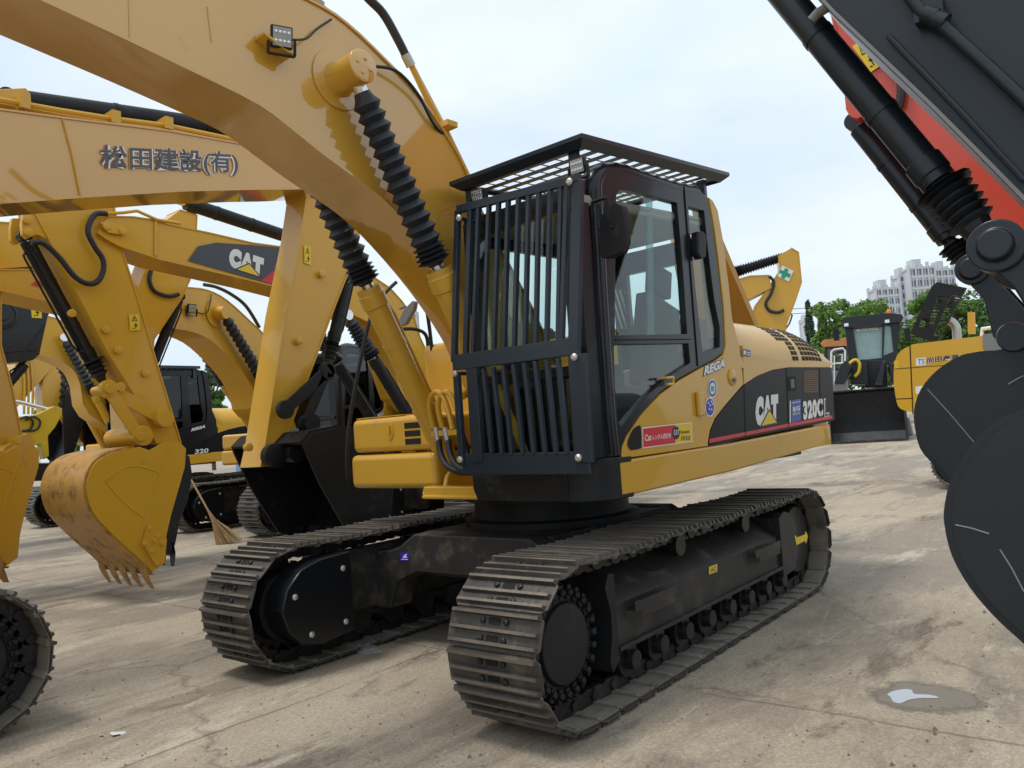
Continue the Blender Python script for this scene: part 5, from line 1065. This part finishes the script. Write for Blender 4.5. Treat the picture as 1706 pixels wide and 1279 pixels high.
# ================================================================ wheel loader facing the yard
ldf = Fr(-33.0, -6.0, 14); ld = thing('wheel_loader', 'grey wheel loader facing the yard with a wide black bucket and orange beacon', 'wheel loader', (-33, -6, 0), R(14))
def LF(f): return lambda *ps: [ldf.F(p, f) for p in ps]
f0 = 3.6; Q = LF(f0)
(bl, br) = (ldf.F((1384, 735), f0), ldf.F((1513, 735), f0)); L0_, L1_ = br[0], bl[0]; zt_ = ldf.F((1450, 648), f0)[1]; zb_ = GZ
prof = [(f0, zb_+.02), (f0-.9, zb_+.04), (f0-1.3, zb_+.35), (f0-1.4, zb_+.9), (f0-1.15, zt_-.1), (f0-.9, zt_)]
b = B(); b.ribbon(prof, lambda f, z, l: (f, l, z), L0_, L1_, .05); o = obj('bucket', b, M['matte'], ld); b = B(); b.ribbon([(a-.0, c+.055) for a, c in prof[:3]], lambda f, z, l: (f, l, z), L0_+.05, L1_-.05, .03); obj('wear_plate', b, M['duststeel'], o)
for l in (L0_, L1_): b = B(); b.plate(prof+[(f0-.45, zt_*.55)], side, l-.04, l+.04); obj('side_plate', b, M['matte'], o)
b = B()
for k in range(4): la = L0_+(L1_-L0_)*(k+.08)/4; b.box(f0-.35, f0+.06, la, la+(L1_-L0_)/4*.84, zb_+.005, zb_+.10)
obj('cutting_edge', b, M['frame'], o)
b = B(); b.plate([(L0_, zt_), (L1_, zt_), (L1_-.5, zt_+.06), (L1_-.9, zt_-.02), (L0_+.9, zt_-.02), (L0_+.5, zt_+.06)], front, f0-1.0, f0-.94); obj('spill_plate', b, M['grey'], o)
C_ = LF(.2)
cabp = C_((1407, 541), (1500, 532), (1497, 575), (1492, 602), (1470, 612), (1430, 612), (1414, 600))
b = B(); b.plate(cabp, front, -1.5, .2, [C_((1421, 546), (1470, 541), (1469, 596), (1429, 600)), C_((1474, 542), (1484, 543), (1489, 585), (1472, 592))]); cb = obj('cab', b, M['dark'], ld, bevel=.03)
for H in ([(1421, 546), (1470, 541), (1469, 596), (1429, 600)], [(1474, 542), (1484, 543), (1489, 585), (1472, 592)]):
    b = B(); b.plate(C_(*H), front, .12, .13); obj('window', b, M['clear'], cb)
b = B(); b.plate(C_((1423, 548), (1484, 543), (1488, 596), (1430, 600)), front, .03, .06); obj('pale_backing', b, M['lightgrey'], cb)  # pale plate added close behind the glass so the cab looks lit
b = B(); b.plate(C_((1403, 532), (1410, 529), (1480, 522), (1502, 524), (1505, 530), (1500, 537), (1472, 540), (1466, 545), (1424, 548), (1418, 546), (1404, 547)), front, -1.7, .4); obj('roof', b, M['dark'], cb, bevel=.04)
b = B(); qa, qb_, qc = C_((1428, 546), (1461, 541), (1427.5, 540)); b2q = lambda a, c, z, f: put_text
quad_text(b, 'XCMG', (C_((1434, 552))[0]), (C_((1463, 549.5))[0]), (C_((1433.5, 547))[0]), front, .215, .04, 0); obj('lettering', b, M['white'], cb); b = B(); poly(b, [(C_((1430, 550))[0][0]+.09*math.cos(k*.785), C_((1430, 550))[0][1]+.06*math.sin(k*.785)) for k in range(8)], front, .215, 0); obj('emblem', b, M['white'], cb)
b = B()
for p in ((1410, 541), (1478, 535)): q = ldf.F(p, .42); b.box(.40, .46, q[0]-.09, q[0]+.09, q[1]-.07, q[1]+.07)
obj('headlight', b, M['chrome'], cb)
q = ldf.F((1481, 523), .0); b = B(); b.lathe((0, q[0], q[1]), (0, 0, 1), [(0, .09), (.16, .09), (.22, .05)], 12); obj('beacon', b, M['orange'], cb)
for px, s_ in ((1393, 1), (1512, -1)):
    q = ldf.F((px, 557), .3); b = B(); b.box(.2, .32, q[0]-.12, q[0]+.12, q[1]-.28, q[1]+.28); qq = ldf.F((px+(12 if s_ > 0 else -10), 548), .3); b.tube([(.26, q[0], q[1]+.2), (.26, q[0], q[1]+.4), (.26, qq[0], q[1]+.42)], .025, 6); obj('mirror', b, M['matte'], cb, bevel=.03)
b = B(); A2 = LF(1.6)
for pts in (((1410, 602), (1400, 612), (1391, 640), (1408, 640), (1420, 612)), ((1470, 605), (1476, 602), (1470, 640), (1458, 640)), ((1480, 604), (1490, 608), (1500, 640), (1486, 640))): b.plate(A2(*pts), front, .8, 2.7)
b.plate(A2((1418, 600), (1445, 598), (1447, 640), (1418, 640)), front, .3, 1.6); b.plate(A2((1445, 598), (1478, 598), (1480, 645), (1440, 645)), front, -.6, .6); obj('lift_arm', b, M['dark'], ld, bevel=.03)
b = B(); hp = A2((1416, 606), (1425, 600), (1432, 606), (1431, 620), (1424, 628)); b.tube([(2.0, p[0], p[1]) for p in hp], .07, 8, k=4); obj('hose', b, M['bright'], ld)
b = B()
for px in (1398, 1498):
    for ff in (.9, -2.2): q = ldf.F((px, 700), ff); b.lathe((ff, q[0]-.3, .75), (0, 1, 0), [(0, .5), (0, .74), (.06, .8), (.54, .8), (.6, .74), (.6, .5)], 24)
b.box(-4, .8, ldf.F((1425, 700), 0)[0]-1.0, ldf.F((1425, 700), 0)[0]+.2, .6, 1.6); obj('wheel', b, M['rubber'], ld)
b = B(); a, c = ldf.F((1493, 700), 1.2), ldf.F((1516, 700), 1.2); b.plate([(a[0], GZ+.9), (c[0], GZ+.9), (c[0]+.1, GZ+.1), (a[0], GZ+.1)], front, .4, 1.3); obj('fender', b, M['grey'], ld, bevel=.1)
l2f = Fr(-41, -11, 14); l2 = thing('wheel_loader', 'far wheel loader with an orange roof and white ladder rails', 'wheel loader', (-41, -11, 0), R(14))
K = lambda f, *ps: [l2f.F(p, f) for p in ps]
b = B(); b.plate(K(0, (1366, 573), (1374, 566), (1412, 562), (1414, 570), (1412, 576), (1372, 578)), front, -1.8, .1); obj('roof', b, M['rustorange'], l2, bevel=.05)
b = B(); b.plate(K(0, (1374, 578), (1410, 575), (1408, 640), (1376, 640)), front, -1.6, -.02, [K(0, (1378, 582), (1406, 579), (1405, 612), (1380, 612))]); co = obj('cab', b, M['dark'], l2)
b = B(); b.plate(K(0, (1378, 582), (1406, 579), (1405, 612), (1380, 612)), front, -.1, -.08); obj('window', b, M['clear'], co)
b = B(); b.plate(K(0, (1372, 620), (1412, 618), (1412, 665), (1372, 667)), front, -1.5, 1.0); obj('body', b, M['grey'], l2, bevel=.05)
b = B(); R_ = lambda *ps: [(1.2, *l2f.F(p, 1.2)) for p in ps]
b.tube(R_((1385, 640), (1385, 586), (1390, 582), (1404, 580), (1408, 584), (1407, 640)), .05, 8); b.tube(R_((1385, 606), (1408, 604)), .04, 8); b.tube(R_((1390, 640), (1390, 592), (1403, 590), (1403, 604)), .035, 8); obj('ladder_rail', b, M['white'], l2)
b = B()
for l in (-1.2, 1.0): b.lathe((.8, l-.3, .75), (0, 1, 0), [(0, .4), (0, .75), (.6, .75), (.6, .4)], 18)
obj('wheel', b, M['rubber'], l2)

# ================================================================ trees, tower blocks, shed, cables
def leaf_mat(name, c, c2):
    m = bpy.data.materials.new(name); m.use_nodes = True; t = m.node_tree; p = t.nodes['Principled BSDF']; p.inputs['Roughness'].default_value = .6; p.inputs['Specular IOR Level'].default_value = .3
    n = t.nodes.new('ShaderNodeTexNoise'); n.inputs['Scale'].default_value = .9; n.inputs['Detail'].default_value = 8; tcn = t.nodes.new('ShaderNodeTexCoord'); t.links.new(tcn.outputs['Object'], n.inputs[0])
    r = t.nodes.new('ShaderNodeValToRGB'); r.color_ramp.elements[0].position = .35; r.color_ramp.elements[1].position = .65; r.color_ramp.elements[0].color = (*c, 1); r.color_ramp.elements[1].color = (*c2, 1)
    t.links.new(n.outputs[0], r.inputs[0]); t.links.new(r.outputs[0], p.inputs['Base Color'])
    tl = t.nodes.new('ShaderNodeBsdfTranslucent'); t.links.new(r.outputs[0], tl.inputs[0]); ms = t.nodes.new('ShaderNodeMixShader'); ms.inputs[0].default_value = .3
    t.links.new(p.outputs[0], ms.inputs[1]); t.links.new(tl.outputs[0], ms.inputs[2]); t.links.new(ms.outputs[0], t.nodes['Material Output'].inputs[0]); return m
LV = [leaf_mat('bright_leaves', (.09, .19, .035), (.22, .36, .08)), leaf_mat('mid_leaves', (.06, .13, .03), (.15, .27, .06)), leaf_mat('dark_needles', (.03, .075, .045), (.07, .13, .07))]
BARK = mat('bark', (.09, .07, .05), .9, var=.3)
TREES = []
def tree(px, ptop, d, wpx, kind, label, seed, col=False):
    rng = random.Random(seed); base = CP + ray(px, 680)*d; base.z = GZ; ztop = (CP + ray(px, ptop)*d).z; H = ztop-GZ; Rw = wpx/2*d/FP
    t = thing('tree', label, 'tree', base, 0, 'trees along the far edge of the yard')
    b = B(); b.tube([(0, 0, 0), (.1, .05, H*.3), (0, .1, H*.6), (.05, 0, H*.85)], .16, 8)
    tips = []
    for k in range(7):
        a = rng.uniform(0, 6.28); z = H*rng.uniform(.3, .6); e = (math.cos(a)*Rw*.6, math.sin(a)*Rw*.6, z+H*rng.uniform(.1, .3)); b.tube([(0, .05, z), (e[0]*.5, e[1]*.5, (z+e[2])/2+.1), e], .06, 6)
    obj('trunk', b, BARK, t)
    vs, fs = [], []; cl = []
    n = 44 if not col else 20
    for k in range(n):
        if col: z = H*(.12+.86*k/n); rr = Rw*(1-.85*(k/n)**1.4); a = rng.uniform(0, 6.28); cl.append((V((math.cos(a)*rr*.25, math.sin(a)*rr*.25, z)), rr*.8, H/n*1.3))
        else:
            u = rng.uniform(-1, 1); a = rng.uniform(0, 6.28); q = (1-u*u)**.5; rr = rng.uniform(.45, .95); zc = H*.60; hz = H*.36
            c = V((math.cos(a)*q*Rw*rr, math.sin(a)*q*Rw*rr, zc+u*hz*rr)); s = Rw*rng.uniform(.22, .42); cl.append((c, s, s*rng.uniform(.6, .9)))
    for c, s, sz in cl:
        for j in range(230):
            u = V((rng.gauss(0, 1), rng.gauss(0, 1), rng.gauss(0, 1))).normalized(); r = rng.uniform(.55, 1.0)**.5*rng.uniform(.8, 1.12); p = c + V((u.x*s*r, u.y*s*r, u.z*sz*r))
            a = V((rng.gauss(0, 1), rng.gauss(0, 1), rng.gauss(0, .7))).normalized(); b_ = a.cross(u+V((0, 0, .01))).normalized(); h = rng.uniform(.10, .22)*(d/60)**.5; o = len(vs)
            vs += [p-a*h, p+b_*h*.5, p+a*h, p-b_*h*.5]; fs.append((o, o+1, o+2, o+3))
    me = bpy.data.meshes.new('crown'); me.from_pydata([tuple(v) for v in vs], [], fs); me.materials.append(LV[kind]); obj('crown', me, None, t); return t
tree(1362, 497, 75, 40, 2, 'narrow dark conifer standing apart from the broad trees, nearest the engine hood', 1, True)
tree(1384, 499, 78, 40, 2, 'narrow dark conifer beside the first pale broadleaf tree', 2, True)
tree(1412, 488, 62, 112, 0, 'pale green broadleaf tree directly behind the orange-roofed loader', 3)
tree(1461, 482, 60, 104, 0, 'pale green broadleaf tree in front of the low tower block', 4)
tree(1440, 505, 80, 80, 1, 'mid-green tree squeezed between two pale broadleaf trees', 5)
tree(1545, 500, 70, 60, 1, 'mid-green tree half hidden by the open black engine cover', 6)
tree(1572, 470, 58, 90, 0, 'tall pale tree rising right above the open black engine cover', 7)
tree(1605, 455, 55, 100, 1, 'tall mid-green tree behind the curved exhaust pipe', 8)
tree(1650, 470, 60, 110, 1, 'tall mid-green tree behind the red-armed excavator', 9)
tree(1500, 520, 90, 70, 1, 'low tree between the tower blocks and the loader beacon', 10)
tree(1380, 530, 85, 60, 1, 'low bushy tree under the two dark conifers', 21)
tree(95, 640, 40, 60, 1, 'small tree glimpsed between the booms above the yellow ladder boom', 11)
tree(352, 585, 60, 50, 1, 'tree top above the shed roof behind the black-sided excavator', 12)

M['facade'] = mat('pale_render', (.56, .58, .61), .8, var=.05); M['wind'] = mat('tower_window', (.14, .16, .20), .25, var=.3, vs=.4); M['facade2'] = mat('balcony_band', (.66, .67, .68), .8, var=.05)
def tower(px0, px1, ptop, d, label, cols, rows, seed, yaw=20):
    a = CP + ray(px0, 640)*d; c = CP + ray(px1, 640)*d; zt = (CP + ray((px0+px1)/2, ptop)*d).z; W_ = (c-a).length; mid = (a+c)/2
    ang = math.atan2(c.y-a.y, c.x-a.x); t = thing('apartment_block', label, 'building', (mid.x, mid.y, GZ), ang)
    b = B(); D = 6
    b.box(-W_/2, W_/2, -D/2, D/2, 0, zt)
    k = max(2, cols//2)
    for i in range(k+1): x = -W_/2+W_*i/k; b.box(x-.3, x+.3, -D/2-.45, -D/2+1, 0, zt+(1.6 if i % 2 else .8)); b.box(x-.3, x+.3, D/2-1, D/2+.45, 0, zt+(1.6 if i % 2 else .8))
    b.box(-W_*.3, W_*.05, -D*.35, D*.35, zt, zt+3.0); b.box(-W_/2-.3, W_/2+.3, -D/2-.3, D/2+.3, zt-.9, zt-.3); obj('wall', b, M['facade'], t)
    b = B()
    for r in range(rows): z = zt*(r+.02)/rows; b.box(-W_/2+.6, W_/2-.6, -D/2-.35, -D/2, z, z+.5)
    obj('floor_band', b, M['facade2'], t)
    wb = B(); wb.box(-.5, .5, -.06, .06, -.5, .5); me = mesh('window', wb, M['wind']); rng = random.Random(seed)
    for r in range(rows):
        for c_ in range(cols):
            o = bpy.data.objects.new('window', me); COL.objects.link(o); o.parent = t
            o.location = (-W_/2+W_*(c_+.5)/cols, -D/2-.04, zt*(r+.55)/rows); o.scale = (W_/cols*rng.choice((.42, .55, .62)), 1, zt/rows*.52)
    return t
tower(1467, 1506, 478, 290, 'lower pale tower block behind the loader cab', 8, 12, 1)
tower(1509, 1524, 457, 300, 'slim pale tower section joining the lower and the taller block', 2, 15, 2)
tower(1526, 1568, 443, 295, 'tallest pale tower block rising behind the open engine cover', 8, 12, 3)
tower(1569, 1600, 446, 300, 'pale tower block right beside the charcoal bucket links', 6, 14, 4)
tower(1345, 1352, 533, 400, 'small distant block peeping out beside the dark conifers', 2, 8, 5)
tower(690, 702, 520, 300, 'distant pale block seen beneath the tan boom', 3, 12, 7)
tower(600, 640, 535, 340, 'distant pale block seen through the gap beside the tan boom ram', 5, 12, 8)
for k, (y0, y1, s_) in enumerate(((509, 501, 'upper'), (516, 510, 'lower'))):
    b = B(); a = CP + ray(1150, y0+4)*48; c = CP + ray(1480, y1-6)*75; m_ = (a+c)/2 - V((0, 0, .5)); b.tube([a, (a+m_)/2-V((0, 0, .2)), m_, (c+m_)/2-V((0, 0, .2)), c], .022, 5)
    tag(obj('power_cable', b, M['rubber']), s_+' of two thin cables strung in front of the dark conifers', 'cable')
shf = Fr(-18, -34, -40); sh = thing('shed', 'long pale blue shed with a dark roof behind the black-sided excavator', 'shed', (-24, -34, 0), R(-41.5))
M['bluewall'] = mat('blue_sheet_wall', (.20, .36, .55), .5, var=.08); M['darkroof'] = mat('dark_sheet_roof', (.035, .038, .045), .5, var=.2)
b = B(); b.box(-4, 4, -14, 4.5, 0, 3.5); obj('wall', b, M['bluewall'], sh); b = B()
b.add([(-4.5, -14.4, 3.4), (-4.5, 5, 3.4), (0, 5, 5.0), (0, -14.4, 5.0), (4.5, 5, 3.4), (4.5, -14.4, 3.4), (-4.5, -14.4, 3.3), (-4.5, 5, 3.3), (4.5, 5, 3.3), (4.5, -14.4, 3.3)], [(0, 1, 2, 3), (3, 2, 4, 5), (0, 6, 7, 1), (4, 8, 9, 5), (1, 7, 8, 4, 2), (0, 3, 5, 9, 6), (6, 9, 8, 7)]); obj('roof', b, M['darkroof'], sh)

# ================================================================ small things on the ground
gp = lambda px, py: V((*[(CP + ray(px, py)*((GZ-CP.z)/ray(px, py).z))[i] for i in (0, 1)], GZ))
br = thing('broom', 'straw broom leaning against the black track frame', 'broom', gp(385, 905))
rng = random.Random(7); bi = gp(385, 905); dep = (bi-CP).dot(cd)
hp = lambda px, py, dd=0: CP + ray(px, py)*(dep+dd) - bi
b = B(); b.tube([hp(318, 798, .5), hp(340, 838, .2), hp(356, 868, .08)], .016, 8); obj('handle', b, M['straw'], br)
b = B(); a = hp(342, 842, .15)
for k in range(190):
    u = rng.uniform(-1, 1); v = rng.uniform(-1, 1); m_ = hp(357+u*4, 868-u*2, .08+v*.05); e = hp(382+u*22, 905-u*6+rng.uniform(-3, 3), v*.14); e.z = max(e.z, .0+GZ*0)
    b.tube([a, m_, (m_+e)/2+V((0, 0, rng.uniform(0, .03))), e], .0035, 3)
obj('bristles', b, M['straw'], br)
pb = gp(613, 1083); b = B(); n = 22
for i in range(n):
    for j in range(n):
        x, y = (i/(n-1)-.5)*.30, (j/(n-1)-.5)*.16; b.v.append((x, y, .004+.05*abs(math.sin(i*1.3+j*.7)*math.cos(j*1.9-i*.5))*(1-(2*i/(n-1)-1)**2)*(1-(2*j/(n-1)-1)**2)+rng.uniform(0, .008)))
for i in range(n-1):
    for j in range(n-1): b.f.append([i*n+j, i*n+j+1, (i+1)*n+j+1, (i+1)*n+j]); b.m.append(0)
pl = bpy.data.materials.new('thin_film'); pl.use_nodes = True; t = pl.node_tree; tr = t.nodes.new('ShaderNodeBsdfTransparent'); ms = t.nodes.new('ShaderNodeMixShader'); ms.inputs[0].default_value = .45; pp_ = t.nodes['Principled BSDF']; pp_.inputs['Roughness'].default_value = .15; pp_.inputs['Base Color'].default_value = (.6, .6, .6, 1)
t.links.new(tr.outputs[0], ms.inputs[1]); t.links.new(pp_.outputs[0], ms.inputs[2]); t.links.new(ms.outputs[0], t.nodes['Material Output'].inputs[0])
o = obj('plastic_bag', b, pl, ang=180); o.location = pb; o.rotation_euler.z = R(60); tag(o, 'crumpled clear plastic film lying beside the far track', 'plastic bag')
for px, py, sz, lb in ((196, 1223, .045, 'larger torn white paper scrap on the bare concrete'), (171, 1226, .018, 'tiny white paper scrap beside the larger torn one'), (659, 1000, .06, 'white paper scrap in the shade between the tracks')):
    b = B(); k = 9; ps = [(sz*(1.4 if abs(math.cos(a)) > .5 else .8)*rng.uniform(.6, 1.1)*math.cos(a), sz*rng.uniform(.5, 1)*math.sin(a)) for a in [2*math.pi*i/k for i in range(k)]]
    b.plate(ps, lambda x, y, z: (x, y, z+.012*math.sin(x*60)), .004, .006); o = obj('paper_scrap', b, M['white']); o.location = gp(px, py); tag(o, lb, 'paper')
b = B(); ps = [(1478, 1158), (1486, 1153), (1505, 1149), (1518, 1150), (1524, 1157), (1545, 1158), (1560, 1161), (1562, 1164), (1535, 1164), (1514, 1167), (1500, 1173), (1488, 1170), (1484, 1163)]
pm = bpy.data.materials.new('standing_water'); pm.use_nodes = True; p_ = pm.node_tree.nodes['Principled BSDF']; p_.inputs['Base Color'].default_value = (.30, .31, .32, 1); p_.inputs['Roughness'].default_value = .02; p_.inputs['Specular IOR Level'].default_value = 1.0; p_.inputs['Coat Weight'].default_value = 1; p_.inputs['Coat Roughness'].default_value = .0  # base lightened to grey: part of the sky reflection is painted into the colour
poly(b, [(gp(*p).x, gp(*p).y) for p in sm2(ps+[ps[0]], 4)[:-1]], lambda x, y, z: (x, y, z), GZ+.004); tag(obj('puddle', b, pm), kind='structure')
dm = bpy.data.materials.new('damp_concrete'); dm.use_nodes = True; t = dm.node_tree; p_ = t.nodes['Principled BSDF']; p_.inputs['Base Color'].default_value = (.20, .168, .13, 1); p_.inputs['Roughness'].default_value = .5
tr = t.nodes.new('ShaderNodeBsdfTransparent'); ms = t.nodes.new('ShaderNodeMixShader'); tcn = t.nodes.new('ShaderNodeTexCoord'); nz = t.nodes.new('ShaderNodeTexNoise'); nz.inputs['Scale'].default_value = 5; nz.inputs['Detail'].default_value = 9; nz.inputs['Roughness'].default_value = .7
gr = t.nodes.new('ShaderNodeTexGradient'); gr.gradient_type = 'SPHERICAL'; mpn = t.nodes.new('ShaderNodeMapping'); mpn.inputs['Location'].default_value = (-1, -1, 0); mpn.inputs['Scale'].default_value = (2, 2, 0)
ad_ = t.nodes.new('ShaderNodeMath'); ad_.operation = 'ADD'; rp_ = t.nodes.new('ShaderNodeValToRGB'); rp_.color_ramp.elements[0].position = .74; rp_.color_ramp.elements[1].position = 1.0
for a_, b_ in ((tcn.outputs['Generated'], mpn.inputs[0]), (mpn.outputs[0], gr.inputs[0]), (tcn.outputs['Object'], nz.inputs[0]), (gr.outputs[1], ad_.inputs[0]), (nz.outputs[0], ad_.inputs[1]), (ad_.outputs[0], rp_.inputs[0]), (rp_.outputs[0], ms.inputs[0]), (tr.outputs[0], ms.inputs[1]), (p_.outputs[0], ms.inputs[2]), (ms.outputs[0], t.nodes['Material Output'].inputs[0])): t.links.new(a_, b_)
b = B(); poly(b, [(gp(*q).x, gp(*q).y) for q in ((1420, 1140), (1500, 1120), (1600, 1130), (1690, 1160), (1680, 1195), (1580, 1200), (1480, 1195), (1420, 1175))], lambda x, y, z: (x, y, z), GZ+.002); tag(obj('damp_ground', b, dm), kind='structure')
b = B()
for k in range(420):
    a = rng.uniform(-1, 1); px, py = rng.uniform(0, 1706), 800+480*rng.random()**.7; c = gp(px, py); s = rng.uniform(.004, .012)*(1.6 if rng.random() < .08 else 1)
    vs = [c+V((rng.uniform(-1, 1)*s, rng.uniform(-1, 1)*s, 0)) for _ in range(4)]; b.add([c+V((s, 0, 0)), c+V((-s*.4, s*.9, 0)), c+V((-s*.6, -s*.7, 0)), c+V((0, 0, s*1.1))], [(0, 1, 3), (1, 2, 3), (2, 0, 3), (0, 2, 1)])
o = obj('gravel', b, mat('pebbles', (.20, .17, .13), .9, var=.5, vs=2)); tag(o, kind='stuff')
